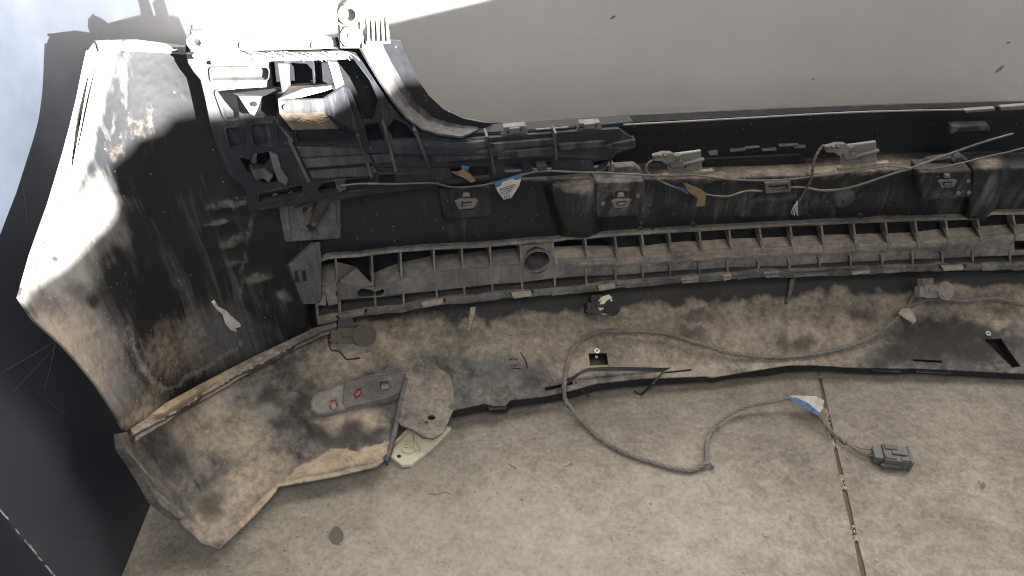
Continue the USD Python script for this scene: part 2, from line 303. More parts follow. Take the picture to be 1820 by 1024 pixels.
def tube(p, r, k=8, strands=1, twist=0., sr=None, rn=0., closed_ends=True):
    p = np.asarray(p, float); n = len(p); T = np.gradient(p, axis=0); T /= np.linalg.norm(T, axis=1, keepdims=True)
    u = np.cross(T[0], [0, 0, 1.]); u = u / np.linalg.norm(u) if np.linalg.norm(u) > 1e-6 else np.array([1., 0, 0]); U = []
    for i in range(n):
        u = u - T[i] * (u @ T[i]); u /= np.linalg.norm(u); U.append(u)
    U = np.array(U); W = np.cross(T, U); s = np.r_[0, np.cumsum(np.linalg.norm(np.diff(p, axis=0), axis=1))]
    out = []
    for m in range(strands):
        ph = 2 * np.pi * m / strands + s * twist
        c = p if strands == 1 else p + (U * np.cos(ph)[:, None] + W * np.sin(ph)[:, None]) * (sr or r)
        rad = np.full(n, r)
        if rn: rad = r * (1 + rn * (meshkit.noise(np.c_[s * 90, np.full(n, m * 3.1), np.zeros(n)], 3) - .5))
        t = np.linspace(0, 2 * np.pi, k, endpoint=False)
        V = c[:, None] + (U[:, None] * np.cos(t)[None, :, None] + W[:, None] * np.sin(t)[None, :, None]) * rad[:, None, None]
        V = V.reshape(-1, 3); i, j = np.meshgrid(np.arange(n - 1), np.arange(k), indexing='ij'); i, j = i.ravel(), j.ravel(); j2 = (j + 1) % k
        f = np.vstack([np.c_[i * k + j, (i + 1) * k + j2, (i + 1) * k + j], np.c_[i * k + j, i * k + j2, (i + 1) * k + j2]])
        e0 = len(V); V = np.vstack([V, c[:1], c[-1:]]); jj = np.arange(k)
        f = np.vstack([f, np.c_[np.full(k, e0), (jj + 1) % k, jj], np.c_[np.full(k, e0 + 1), (n - 1) * k + jj, (n - 1) * k + (jj + 1) % k]])
        tm = trimesh.Trimesh(V, f, process=False)
        if tm.volume < 0: f = f[:, ::-1]
        out.append((V, f))
    return join(*out)
def rod(a, b, r, k=14, r2=None): 
    return tube(np.array([a, a + (b - a) * .02, b - (b - a) * .02, b]), r, k)
def disc(c, axis, r, t, k=20):
    axis = axis / np.linalg.norm(axis); m = trimesh.creation.cylinder(r, t, sections=k); m.apply_transform(trimesh.geometry.align_vectors([0, 0, 1], axis)); m.apply_translation(c)
    return np.array(m.vertices), np.array(m.faces)
def ring(c, axis, r, r0, t, k=24):
    m = trimesh.creation.annulus(r0, r, t, sections=k); m.apply_transform(trimesh.geometry.align_vectors([0, 0, 1], axis / np.linalg.norm(axis))); m.apply_translation(c)
    return np.array(m.vertices), np.array(m.faces)
def rib(top, bot, h1, h0, w=.0022, low=False, flare=0.):
    A, C = hit([top], h1, low)[0], hit([bot], h1, low)[0]; n = outward(hit([top], 0, low), low)[0]
    s = np.cross(n, C - A); s = s / np.linalg.norm(s) * w / 2; d = n * (h1 - h0)
    pts = [A + s, A - s, A + s + d, A - s + d, C + s * (1 + flare), C - s * (1 + flare), C + s + d, C - s + d]
    m = trimesh.Trimesh(pts, [[0, 1, 5], [0, 5, 4], [2, 6, 7], [2, 7, 3], [0, 4, 6], [0, 6, 2], [1, 3, 7], [1, 7, 5], [0, 2, 3], [0, 3, 1], [4, 5, 7], [4, 7, 6]], process=False)
    f = np.array(m.faces)
    if m.volume < 0: f = f[:, ::-1]
    return np.array(pts), f
def ledge(line, h1, h0, t=.003, low=False):
    """A horizontal plate whose front edge is the line at height h1, running outwards to h0."""
    A = hit(line, h1, low); n = outward(hit(line, 0, low), low); n[:, 2] = 0; n /= np.linalg.norm(n, axis=1, keepdims=True)
    return unweld(*loft(A, A + n * (h1 - h0), t))
def blob(uv, cx, cy, rx, ry, ang=0., p=4):
    d = uv - np.array([cx, cy]); c, s = np.cos(ang), np.sin(ang); x = (d[:, 0] * c + d[:, 1] * s) / rx; y = (-d[:, 0] * s + d[:, 1] * c) / ry
    return 1 / (1 + (x * x + y * y) ** (p / 2))
def inpoly(uv, poly, feather):
    """1 inside the polygon, falling to 0 over feather pixels outside."""
    g = sg.Polygon(poly); d = shapely.distance(g, shapely.points(uv)); return 1 - ss(d / feather)
def ss(t): t = np.clip(t, 0, 1); return t * t * (3 - 2 * t)
def nearline(uv, line, w):
    d = shapely.distance(sg.LineString(line), shapely.points(uv)); return np.exp(-(d / w) ** 2)

# ------------------------------------------------------------------ the setting
JX = lambda y: .536 + (.886 - y) * -.132                 # the saw joint in the concrete
def floor_slab(x_of, left):
    ys = np.r_[np.arange(-2.2, .2, .2), np.arange(.2, 1.4, .012), np.arange(1.4, 2.61, .2)]
    t = np.r_[np.linspace(0, 1.3, 150), np.linspace(1.4, 3.6, 14)]
    Y, T = np.meshgrid(ys, t, indexing='ij'); g = .0035
    wob = .0016 * (meshkit.noise(np.stack([Y * 60, Y * 0, Y * 0], -1)) - .5)
    X = JX(Y) + (-(T + g) if left else (T + g)) + wob * (1 if left else -1)
    Z = .0012 * (meshkit.fbm(np.stack([X * 4, Y * 4, X * 0], -1), 3) - .5)
    V = np.stack([X, Y, Z], -1).reshape(-1, 3); a, b = len(ys), len(t)
    i, j = np.meshgrid(np.arange(a - 1), np.arange(b - 1), indexing='ij'); i, j = i.ravel(), j.ravel(); q = lambda i, j: i * b + j
    f = np.vstack([np.c_[q(i, j), q(i + 1, j), q(i + 1, j + 1)], np.c_[q(i, j), q(i + 1, j + 1), q(i, j + 1)]])
    nn = np.cross(V[f[0, 1]] - V[f[0, 0]], V[f[0, 2]] - V[f[0, 0]])
    if nn[2] < 0: f = f[:, ::-1]
    # the groove's side
    e = np.arange(a) * b; lo = V[e] - [0, 0, .012]; n = len(V); V2 = np.vstack([V, V[e], lo]); k = np.arange(a - 1)
    s = np.vstack([np.c_[n + k, n + k + 1, n + a + k + 1], np.c_[n + k, n + a + k + 1, n + a + k]])
    return V2, np.vstack([f, s]), V2
fx = UsdGeom.Xform.Define(stage, '/World/floor'); tag(fx.GetPrim(), 'bare concrete floor with a saw joint', None, None, 'structure')
def stain(V):
    D = np.zeros((len(V), 3)); q = V[:, :2]; w = .012 * (meshkit.fbm(np.c_[q * 30, q[:, :1] * 0], 3)[:, None] - .5)
    def sp(u, v, r, amt, col=2, ry=None):
        c = fl([(u, v)])[0][:2]; d = (q + w - c) / np.array([r, ry or r]); D[:, col] = np.maximum(D[:, col], amt / (1 + (d ** 2).sum(1) ** 3))
    sp(778, 812, .004, .5); sp(905, 815, .004, .5); sp(1640, 925, .007, .35); sp(1450, 972, .012, .2)
    sp(930, 990, .3, .45, 0, .16); sp(880, 880, .14, .35, 0, .07); sp(560, 985, .12, .25, 0)
    D[:, 2] = np.maximum(D[:, 2], .10 * ss((meshkit.fbm(np.c_[q * 9, q[:, :1] * 0 + 4], 4) - .55) / .2)); D[:, 2] += .10 * ss((q[:, 1] - .62) / .25)
    return D
for side in (True, False):
    v, f, _ = floor_slab(None, side); obj('concrete_slab', (v, f), CONC, '/World/floor', stain(v), True)
ys = np.linspace(-2.2, 2.6, 900); n = len(ys)
jv = np.vstack([np.c_[JX(ys) - .0045, ys, np.full(n, -.004)], np.c_[JX(ys), ys, -.0012 - .004 * meshkit.noise(np.c_[ys * 110, ys * 0, ys * 0], 2)], np.c_[JX(ys) + .0045, ys, np.full(n, -.004)]])
i = np.arange(n - 1); obj('joint_filler', (jv, np.vstack([np.c_[i, n + i, n + i + 1], np.c_[i, n + i + 1, i + 1], np.c_[n + i, 2 * n + i, 2 * n + i + 1], np.c_[n + i, 2 * n + i + 1, n + i + 1]])[:, ::-1]), plain('joint_dirt', (.10, .078, .05), .95, .5, 200, .4), '/World/floor', smooth=True)
ms = []
for k in range(900):
    y = rng.uniform(.2, 1.0); s = rng.uniform(.0006, .0017); m = trimesh.creation.icosahedron(); m.apply_scale(s); m.vertices = m.vertices * [1, rng.uniform(.8, 2.2), .7] + [JX(y) + rng.normal(0, .0022), y, rng.uniform(-.002, .0008)]
    if meshkit.noise(np.array([[y * 45, 0, 0]]))[0] > .5: ms.append((np.array(m.vertices), np.array(m.faces)))
obj('joint_crumbs', join(*ms), CRU, '/World/floor', kind='stuff')

def box(a, b, bev=.002):
    a, b = np.array(a, float), np.array(b, float); pts = []
    for s in np.ndindex(2, 2, 2):
        c = np.where(np.array(s), b, a); d = np.where(np.array(s), -1, 1)
        for k in range(3): e = d * bev; e[k] = 0; pts.append(c + e)
    return hull(pts)
OIL = plain('oil_stain', (.10, .088, .071), .6, .35, 90, .2)
for (u, v_, r) in ((598, 951, 14), (1747, 863, 5), (1740, 857, 2)):
    t = np.linspace(0, 2 * np.pi, 40, endpoint=False); rr = r * (.86 + .28 * meshkit.noise(np.c_[np.cos(t) * 1.6 + u, np.sin(t) * 1.6, t * 0], 4)); q = np.c_[u + rr * np.cos(t) * .9, v_ + rr * np.sin(t) * 1.15]
    a = fl(q, .0012); a = np.vstack([a, a.mean(0)]); i = np.arange(40); obj('oil_stain', (a, np.c_[i, (i + 1) % 40, np.full(40, 40)][:, ::-1]), OIL, '/World/floor')
bw = obj('back_wall', box((-.545, 1.31, -.02), (3.4, 1.45, 2.2)), WALL)
SCU = plain('scuff_grey', (.20, .192, .18), .7, .5, 200)
for (u, v_, rx, ry, an) in ((1089, 31, 5, 2, -.5), (1777, 123, 9, 2.2, -.7), (1445, 141, 3, 1, .1), (1793, 76, 4, 1.6, -.3)):
    t = np.linspace(0, 2 * np.pi, 16, endpoint=False); k = .6 + .8 * meshkit.noise(np.c_[t * 2 + u, t * 0, t * 0], 5); x = rx * k * np.cos(t); y = ry * k * np.sin(t); q = np.c_[u + x * np.cos(an) - y * np.sin(an), v_ + x * np.sin(an) + y * np.cos(an)]
    a = onplane(q, 1, 1.3094); obj('scuff_mark', hull(np.vstack([a, a + [0, .0004, 0]])), SCU, bw)
tag(stage.GetPrimAtPath(bw), 'pale grey painted wall behind the bumper, lit by sun at upper left', 'wall')
lp = thing('navy_panel', 'dark navy painted panel with scratches and a chipped front edge, left of the bumper', 'panel')
obj('panel_face', box((-1.5, .437, -.01), (-.54, 1.305, 2.0), .0025), NAVY, lp)
for k in range(34):                                    # chips along the front corner
    t = rng.beta(1.1, 1.6) if k else .35; z = .13 + .24 * t; t = t ** 1.5; z = .12 + .25 * t; s = rng.uniform(.0004, .0015); L = s * rng.uniform(2, 9)
    a = rng.uniform(0, 6.28, 9).cumsum() * 0 + np.sort(rng.uniform(0, 6.28, 9)); q = np.c_[np.cos(a) * s, np.sin(a) * L] * rng.uniform(.5, 1.1, (9, 1)) 
    pts = np.array([[-.5394 + e, .4376 + s * .8 + u, z + w] for u, w in q for e in (-.0006, .0000)]); obj('paint_chip', hull(pts), CHIP, lp)
for s_ in ['100,545 120,560', '80,690 100,612 90,560', '0,665 60,630 110,600 160,575', '0,742 70,735 110,742', '20,700 110,605 165,530', '60,690 110,735 150,760', '96,500 104,515', '70,680 78,686', '110,590 150,640', '112,970 150,962 190,976',
           '88,300 112,350 140,395', '60,250 72,262', '140,930 190,930', '30,610 44,618', '40,330 50,400']:
    q = smoothline(P(s_), 14, 2); c = onplane(q, 0, -.5392); obj('scratch', tube(c, .00016, 4), SCR, lp)

occ = [(-1.45, .985), (-1.13, .985), (-1.05, .955), (-.93, .932), (-.912, .94), (-.906, .965), (-.90, .99), (-.86, .992), (-.84, 1.0), (-.80, .992), (-.785, 1.003), (-.74, .992), (-.66, .972), (-.58, .962), (-.52, .955), (-.36, .90), (-.2, .888), (.1, .905), (3.2, .93)]
oc = [(y, 0) for y in (3.2, -3.2)] + [(-3.2, .99)] + occ
pts, tr = ear([ccw(np.array(oc, float))]); n = len(pts); V = np.vstack([np.c_[np.full(n, 2.0), pts], np.c_[np.full(n, 2.06), pts]]); i = np.arange(n); j = (i + 1) % n
tm = trimesh.Trimesh(V, np.vstack([tr, tr[:, ::-1] + n, np.c_[i, j, n + j], np.c_[i, n + j, n + i]]), process=False); trimesh.repair.fix_normals(tm)
tag(stage.GetPrimAtPath(obj('low_barrier', (np.array(tm.vertices), np.array(tm.faces)), WALL)), 'low grey barrier across the doorway, out of frame on the right', 'barrier', kind='structure')

# ------------------------------------------------------------------ the bumper
thing('rear_bumper', 'dirty black car bumper cover standing on the concrete, its hollow inner side facing us', 'bumper')
TOPL = P('172,73 206,72 243,71 290,78 330,82 420,74 520,70 600,66 655,70 711,73')
RIMF = P('711,73 725,105 741,140 762,170 788,194 824,211 860,218 900,219.5 1000,213.5 1100,206 1250,199 1400,192.5 1520,188 1640,184.5 1760,181.5 1900,179')   # outer edge of the rim
RIMN = P('636,76 652,104 675,142 700,180 722,208 748,228 775,237 822,242.5 833,242')        # inner edge of the rim, rounded part
RIML = P('833,242 900,238 1000,231 1100,223 1125,221.5 1300,212.5 1500,201 1640,197 1760,195 1900,192')
LEDGE = P('35,530 44,500 58,455 72,415 90,365 104,318 118,270 130,225 142,175 152,125 160,90 165,76')
ARCH = P('35,530 60,568 110,612 140,645 172,684 205,735 222,768')
CREASE = P('222,768 245,752 290,722 350,690 410,658 470,625 520,602 570,583')
BEAMTOP = P('556,468 585,458 640,455 700,447 760,443 800,441 860,438 905,434 950,430 985,428.5 1010,424 1040,422.5 1095,418 1145,415 1195,412 1245,409 1300,406 1352,403 1405,400 1460,398 1520,395 1575,393 1630,391 1685,389.5 1740,388 1762,380 1800,380 1900,378')
BEAMBOT = P('564,577 602,571 647,561 716,555 746,547 792,541 845,537 911,530 951,527 1042,520 1103,512 1192,504 1243,502 1300,497 1357,493 1388,493 1490,489 1552,486 1666,481 1734,481 1820,480 1900,479')
SHELFV = lambda u: np.interp(u, [820, 1000, 1180, 1330, 1450, 1600, 1900], [322, 322, 321, 318, 312, 303, 300])
PILL1 = P('985,326 1052,322 1056,350 1058,400 1050,418 1030,424 1008,414 992,375 980,335')
PILL2 = P('1735,288 1775,284 1783,296 1781,318 1766,352 1750,386 1724,388 1727,340 1730,300')
TRAP = P('1304,388 1341,353 1355,349 1410,349 1420,353 1443,384')
SCARS = [(405, 364, 42, 9, -.1), (412, 430, 26, 8, -.22), (455, 494, 28, 9, -.2), (420, 465, 24, 5, -.3), (505, 527, 16, 9, .1), (390, 398, 30, 6, -.1)]
def hU(uv):
    u, v = uv[:, 0], uv[:, 1]; h = np.zeros(len(uv))
    # the dark step behind the number plate recess, with its dusty shelf
    w = ss((u - 860) / 60); sv = SHELFV(u); h += -.058 * w * (1 - ss((v - (sv - 30)) / 30))
    # the deeper wall behind the support beam
    bt = at(BEAMTOP, u); bb = at(BEAMBOT, u); w2 = ss((u - 545) / 12)
    h += -(.034 - .016 * ss((u - 985) / 60)) * w2 * ss((v - bt + 1) / 3)
    f1 = inpoly(uv, PILL1, 13); f2 = inpoly(uv, PILL2, 13)
    h += .034 * np.maximum(f1, f2) * (v < bt + 6)
    h += -.012 * inpoly(uv, P('1012,418 1030,424 1050,418 1085,440 1040,450 1006,440'), 8)
    h += .006 * inpoly(uv, P('1355,352 1410,352 1418,355 1438,386 1310,386 1343,356'), 5) * (v < bt) - .0045 * nearline(uv, TRAP, 2.6) * (v < bt)
    # bosses, scars and the pressed edge of the side
    for (cx, cy, rx, ry, an) in SCARS: h += .003 * blob(uv, cx, cy, rx, ry, an, 6)
    h += .0025 * (n2(uv, 60, 3) - .5) + .0012 * (n2(uv, 9, 5) - .5)
    e = shapely.distance(sg.LineString(ARCH), shapely.points(uv)); h += .010 * np.exp(-(e / 16) ** 2)
    mud = blob(uv, 140, 640, 90, 75, .9); h += .0045 * mud * (n2(uv, 11, 8) - .45)
    h += .006 * (1 - ss(np.abs(v - np.interp(u, [370, 450], [430, 400])) / 200)) * nearline(uv, P('395,350 415,420 430,500 440,560'), 14) * .6
    return h
def leftedge(v): return np.interp(v, LEDGE[::-1, 1], LEDGE[::-1, 0])
def paintU(uv):
    w = uv + 26 * (np.c_[n2(uv, 22, 1), n2(uv, 22, 2)] - .5); u, v = w[:, 0], w[:, 1]
    t, p, d = np.zeros(len(uv)), np.full(len(uv), .05), np.zeros(len(uv))
    dl = uv[:, 0] - leftedge(uv[:, 1]); up = ss((580 - uv[:, 1]) / 60)
    p = np.maximum(p, .9 * (1 - ss((dl - 8) / 60)) * up)
    st = n2(uv * [1, .22], 7, 97, 5); k = blob(w, 240, 190, 100, 130); p = np.maximum(p, k * (.02 + .42 * ss((st - .40) / .35) * n2(uv, 40, 98))); t = np.maximum(t, k * (.05 + .50 * ss((n2(uv * [1, .4], 22, 99, 5) - .45) / .3) * n2(uv, 60, 94))); 
    p = np.maximum(p, (.35 + .6 * n2(w, 18, 77)) * blob(w, 160, 400, 62, 80, .25)); p = np.maximum(p, 1.0 * blob(w, 105, 480, 60, 60))
    p = np.maximum(p, .72 * blob(w, 130, 610, 95, 80, .8)); t = np.maximum(t, .52 * blob(w, 130, 625, 100, 70, .8))
    p = np.maximum(p, .62 * blob(w, 190, 690, 60, 50, .6)); t = np.maximum(t, .45 * blob(w, 260, 720, 60, 30, -.5))
    t = np.maximum(t, .42 * blob(w, 310, 625, 60, 60)); p = np.maximum(p, .35 * blob(w, 390, 600, 110, 70))
    p = np.maximum(p, 1.1 * n2(uv, 14, 78) * nearline(w, P('228,585 245,640 272,682 300,690 330,672 390,640 430,610'), 6)); t = np.maximum(t, .7 * blob(w, 250, 740, 45, 16, -.5))
    p = np.maximum(p, (.05 + .12 * n2(uv, 50, 93)) * blob(uv, 690, 390, 260, 70)); p = np.maximum(p, .17 * blob(w, 330, 480, 150, 170)); p = np.maximum(p, .22 * blob(w, 450, 560, 70, 90))
    p = np.maximum(p, .6 * n2(uv, 12, 79) * nearline(w, P('452,380 440,420 428,470 432,540 440,580'), 6))
    for (cx, cy, rx, ry, an) in SCARS: p = np.maximum(p, .36 * blob(w, cx, cy, rx, ry, an)); t = np.maximum(t, .25 * blob(w, cx, cy, rx, ry, an))
    d = np.maximum(d, .8 * blob(w, 165, 535, 16, 13)); d = np.maximum(d, .7 * blob(w, 95, 462, 12, 9)); d = np.maximum(d, .55 * blob(w, 130, 515, 22, 16))
    # shelf dust and drips on the centre
    sv = SHELFV(uv[:, 0]); cen = ss((uv[:, 0] - 1140) / 60) * (1 - ss((uv[:, 0] - 1620) / 40))
    t = np.maximum(t, .46 * cen * np.exp(-((v - sv + 10) / 15) ** 2) * (uv[:, 0] > 1100)); t = np.maximum(t, .42 * np.maximum(blob(w, 1025, 330, 36, 11), blob(w, 1755, 292, 26, 10))); p = np.maximum(p, .5 * blob(w, 1040, 336, 26, 8))
    p = np.maximum(p, .2 * ss((uv[:, 0] - 960) / 80) * np.exp(-((v - 355) / 45) ** 2)); p = np.maximum(p, .35 * blob(w, 1760, 340, 14, 40, .35))
    bt = at(BEAMTOP, uv[:, 0]); t = np.maximum(t, .5 * nearline(w, np.c_[np.linspace(1540, 1600, 5), [390, 388, 390, 388, 387]], 5))
    return np.c_[t, p, d]
shell_poly = np.vstack([LEDGE[:-1], TOPL, RIMF[1:], P('1900,515 1640,520 1300,532 1040,552 800,575 620,592'), CREASE[::-1][0:], ARCH[::-1][1:-1]])
v, f, uv = sheet(shell_poly, hU, .0032, step=4.5)
shell = obj('upper_shell', (v, f), PL, B, paintU(uv), True)

# small holes, bosses and clips on the upper shell
def boss(u, v_, r, h, mat=PL, low=False, parent=B, name='boss', dirt=(.1, .2, 0)):
    c = hit([(u, v_)], 0 if low else hU(np.array([[u, v_]])), low)[0]; n = outward(c[None], low)[0]; m = mpp(c)
    obj(name, ring(c - n * h * .5, n, r * m, r * m * .45, h), mat, parent, dirt); obj('screw_hole', disc(c - n * .0006, n, r * m * .5, .001, 12), BLK, parent)
for u, v_, r in ((1137, 405, 4), (1180, 382, 3), (1231, 397, 5), (1139, 395, 3), (1528, 383, 5.5), (1578, 367, 4.5), (1613, 378, 3), (1637, 370, 3), (1160, 404, 2.5)): boss(u, v_, r, .004, parent=shell)
c = hit([(1499, 351)], 0)[0]; m = trimesh.creation.icosphere(3, 20.5 * mpp(c)); m.vertices = m.vertices * [1, .8, 1] + c
obj('rubber_buffer', (np.array(m.vertices), np.array(m.faces)), GR, B, (.12, .22, 0), True)
c2 = hit([(1499, 358)], .0135)[0]; obj('buffer_nib', disc(c2 + [0, .001, 0], np.array([0, 1., 0]), .002, .004, 12), BLK, B)

# flange with slots along the left edge
FI = P('60,515 75,470 92,425 108,380 122,335 134,285 146,235 157,180 166,130 174,92')
fp = np.vstack([P('42,512 58,455 72,415 90,365 104,318 118,270 130,225 142,175 152,125 160,90'), FI[::-1]])
slots = [P('161,122 169,120 161,152 155,156'), P('143,205 150,205 145,226 139,226'), P('132,262 138,262 134,282 128,282'), P('107,345 113,345 107,366 101,366'), P('82,408 89,408 82,432 75,432'), P('67,462 73,462 69,480 63,480')]
v, f, uv = prism(fp, .0055, .0045, holes=slots, step=9); obj('edge_flange', (v, f), PL, shell, np.tile([.05, .85, 0], (len(v), 1)))
v, f, uv = prism(P('172,76 206,73 243,72 330,83 330,98 296,95 250,92 200,90 176,92'), .006, .004, step=10); obj('top_flange', (v, f), PL, shell, (.1, .62, 0))
for q in ('219,73 226,72 226,76 219,77', '170,74 178,73 178,77 170,78'): v, f, uv = prism(P(q), .0085, .003); obj('flange_clip', (v, f), LG, shell)

# rim of the tailgate opening
def rim(near, far, hn, hf, name, dirt, t=.003, n=60):
    A = hit(resample(near, n), hn); C = hit(resample(far, n), hf); return obj(name, unweld(*loft(A, C, t)), RIMB if name == 'rim_straight' else RIM2, B, dirt, 40)
MID = P('662,74 680,112 703,150 730,190 762,216 800,226 850,230 880,230')
rim(RIMN[:-1], MID[:-1], .030, .008, 'rim_inner_band', (.05, .34, 0))
rim(MID[:-1], P('711,73 725,105 741,140 762,170 788,194 824,211 850,216'), .008, -.016, 'rim_trough', (.02, .24, 0))
FARL = P('850,216 900,219.5 1000,213.5 1100,206 1250,199 1400,192.5 1520,188 1640,184.5 1760,181.5 1900,179')
MIDL = P('833,237 900,234 1000,227 1100,219 1300,208.5 1500,197.5 1640,193 1760,191 1900,188')
rim(MIDL, FARL, .010, -.016, 'rim_straight', (0, .10, 0))
hl = lambda a: tube(hit(smoothline(P(a), 90, 2), .014), .0014, 6)
for s_ in ('1108,222 1300,211.5 1500,200 1640,196 1760,194.5', '952,230.5 1010,226.5'): obj('rim_bead', hl(s_), MET if 0 else LG, B, (.05, .55, 0), True)
v, f, uv = prism(P('822,241 833,236 905,232 1000,225 1125,216 1127,224 1100,226 1000,233 905,240 833,246'), .012, .02, step=12); obj('rim_lip', (v, f), RIM2, B, (0, .1, 0))
for q, hs in ((P('890,243 895,226 934,223 939,238'), ((903, 235), (925, 231))), (P('1024,233 1030,219 1066,217 1071,230'), ((1033, 226), (1059, 224)))):
    v, f, uv = prism(q, .018, .01, cham=1.2); pth = obj('clip_plate', (v, f), BR, B, (0, .42, 0))
    for h_ in hs: c = hit([h_], .0185)[0]; obj('clip_hole', disc(c, np.array([0, 1., .2]), .0018, .001, 10), BLK, pth)
    cx = q.mean(0); v, f, uv = prism(rrect(np.array([cx + [-10, -4], cx + [10, -6], cx + [10, 4], cx + [-10, 6]]), 2), .021, .004); obj('clip_pad', (v, f), LG, pth, (.1, .2, 0))
for q in ('1093,254 1120,249 1129,248 1129,262 1122,265 1085,266 1078,259', '1690,224 1757,222 1760,232 1740,232 1700,234 1690,238'):
    v, f, uv = prism(P(q), .024, .012); pth = obj('latch_bracket', (v, f), BR, B, (0, .25, 0))
    c = P(q).mean(0); v, f, uv = prism(np.array([c + [-20, -1], c + [18, -4], c + [18, 1], c + [-20, 4]]), .0255, .002, cham=0); obj('latch_slot', (v, f), BLK, pth)
for q, hh in (('1714,196 1768,192 1769,197 1716,201', .020), ('1778,190 1830,186 1830,194 1780,197', .022)): v, f, uv = prism(P(q), hh, .006); obj('rim_clip', (v, f), LG, B, (0, .2, 0))

# ------------------------------------------------------------------ lattice bracket, left
BO = P('331,96 334,112 344,128 356,142 364,175 372,215 382,250 391,281 398,297 406,311 420,322 432,331 438,352 443,378 500,368 545,361 590,356 640,349 700,341 771,330 830,325 880,318 980,313 1055,306 1072,300 1098,272 1129,262 1129,249 1100,228 1000,234 900,242 833,247 775,240 745,232 715,210 690,180 665,142 645,112 632,96 600,92 500,94 400,96')
win = [rrect(P('374,122 474,121 477,127 476,138 472,142 376,143'), 3), rrect(P('383,163 414,160 419,166 425,206 422,212 403,214 398,205'), 3), rrect(P('401,229 424,226 429,232 432,256 428,262 410,264'), 3),
       rrect(P('447,222 485,219 489,225 492,254 488,258 456,260 450,250'), 3), rrect(P('480,110 503,108 507,157 486,158'), 2), rrect(P('525,238 530,233 585,231 612,238 630,246 622,252 560,256 530,255'), 3),
       P('427,281 444,284 452,292 456,312 441,306'), P('456,275 486,268 479,285 470,296 455,292'), P('462,312 494,305 498,325 470,326 456,316'), rrect(P('461,346 532,331 538,331 537,345 530,349 463,360'), 2),
       rrect(P('564,338 574,326 640,318 652,317 654,334 646,337 575,345'), 3), rrect(P('673,312 700,310 702,328 676,331'), 2),
       P('648,222 672,219 682,250 656,253'), P('700,212 722,222 740,246 700,249 690,228'), P('512,114 520,112 545,114 554,124 556,150 516,153'), P('560,112 590,111 594,152 560,152'), P('598,106 628,106 655,142 672,180 660,214 645,214 622,160 600,152'),
       rrect(P('800,299 872,297 873,314 806,318'), 2), rrect(P('894,293 927,291 928,304 897,306'), 2), rrect(P('946,291 981,288 982,301 948,303'), 2), rrect(P('1054,288 1086,283 1086,294 1056,298'), 1)]
BH = lambda q: .026 - .006 * ss((np.asarray(q)[:, 0] - 640) / 200)
v, f, uv = prism(BO, BH, .005, holes=win, step=9)
def paintB(uv):
    t = np.zeros(len(uv)); p = .12 + .32 * ss((240 - uv[:, 1]) / 60) * ss((520 - uv[:, 0]) / 60) + .0; t += .15 * ss((uv[:, 1] - 300) / 40)
    return np.c_[t, p, t * 0]
br = obj('corner_bracket', (v, f), BR, B, paintB(uv))
for k, w in enumerate(win):
    if k in (0, 1, 2, 3, 5, 9, 10):
        g = sg.Polygon(w); o = np.array(g.buffer(3.2, quad_segs=2).exterior.coords)[:-1]
        v, f, uv = prism(o, .0285, .012, holes=[w], cham=.8, step=9); obj('window_frame', (v, f), BR, br, paintB(uv))
for k in (0, 1, 2, 3, 5):
    o = np.array(sg.Polygon(win[k]).buffer(1.5).exterior.coords)[:-1]; v, f, uv = prism(o, .0195, .003, cham=0); obj('window_panel', (v, f), BR, br, paintB(uv))
# top rails
rail = P('334,57 360,54 385,61 411,73 470,70 540,68 596,66 600,86 560,88 470,90 407,92 380,92 338,92')
v, f, uv = prism(rail, .040, .006, step=10, holes=[ellipse(349, 75, 5, 6)]); obj('top_rail', (v, f), BR, br, np.tile([.02, .6, 0], (len(v), 1)))
c = hit([(349, 75)], .041)[0]; obj('rail_eyelet', ring(c, outward(c[None])[0], .0105, .005, .003), BR, br, (.1, .8, 0))
v, f, uv = prism(P('338,57 341,57 341,90 336,90'), .041, .02); obj('rail_end', (v, f), BR, br)
v, f, uv = prism(P('405,88 409,72 412,73 410,91'), .0405, .004); obj('rail_step', (v, f), BR, br, (0, .8, 0))
v, f, uv = prism(rrect(P('336,96 400,95 500,98 600,97 624,100 628,104 600,107 500,108 400,106 350,108'), 3), .043, .008, step=10); obj('second_rail', (v, f), BR, br, (.05, .9, 0))
v, f, uv = prism(P('374,111 450,110 478,113 470,117 376,116'), .034, .006); obj('third_rail', (v, f), BR, br, (.05, .9, 0))
for u0 in (424, 552): v, f, uv = prism(rrect(np.array([[u0, 75], [u0 + 30, 74], [u0 + 31, 86], [u0 + 1, 87]]), 4), .0425, .003); obj('rail_pad', (v, f), BR, br, (0, .9, 0))
# post with eyelet and screw
post = np.vstack([ellipse(620, 24, 20, 21, n=28)[14:], P('641,26 645,60 648,86 604,86 602,60 600,26')])
v, f, uv = prism(post, .046, .012, holes=[ellipse(620, 25, 8, 11)], step=8); obj('mounting_post', (v, f), BR, br, (.25, .62, 0))
c = hit([(620, 25)], .047)[0]; n_ = outward(c[None])[0]; obj('post_eyelet', ring(c, n_, .0125, .0075, .005), BR, br, (.2, .6, 0))
c = hit([(622, 25)], .040)[0]; obj('eyelet_screw', disc(c, n_, .006, .003), MET, br)
c = hit([(624, 65)], .049)[0]; obj('screw_head', disc(c, n_, .0128, .004, 28), CR, br); c = hit([(622, 63)], .0522)[0]; obj('screw_socket', disc(c, n_, .0028, .002, 6), CN, br)
v, f, uv = prism(P('603,46 607,46 608,86 604,86'), .049, .006); obj('post_rib', (v, f), BR, br, (0, .5, 0)); v, f, uv = prism(P('639,40 642,40 647,86 643,86'), .049, .006); obj('post_rib', (v, f), BR, br, (0, .5, 0))
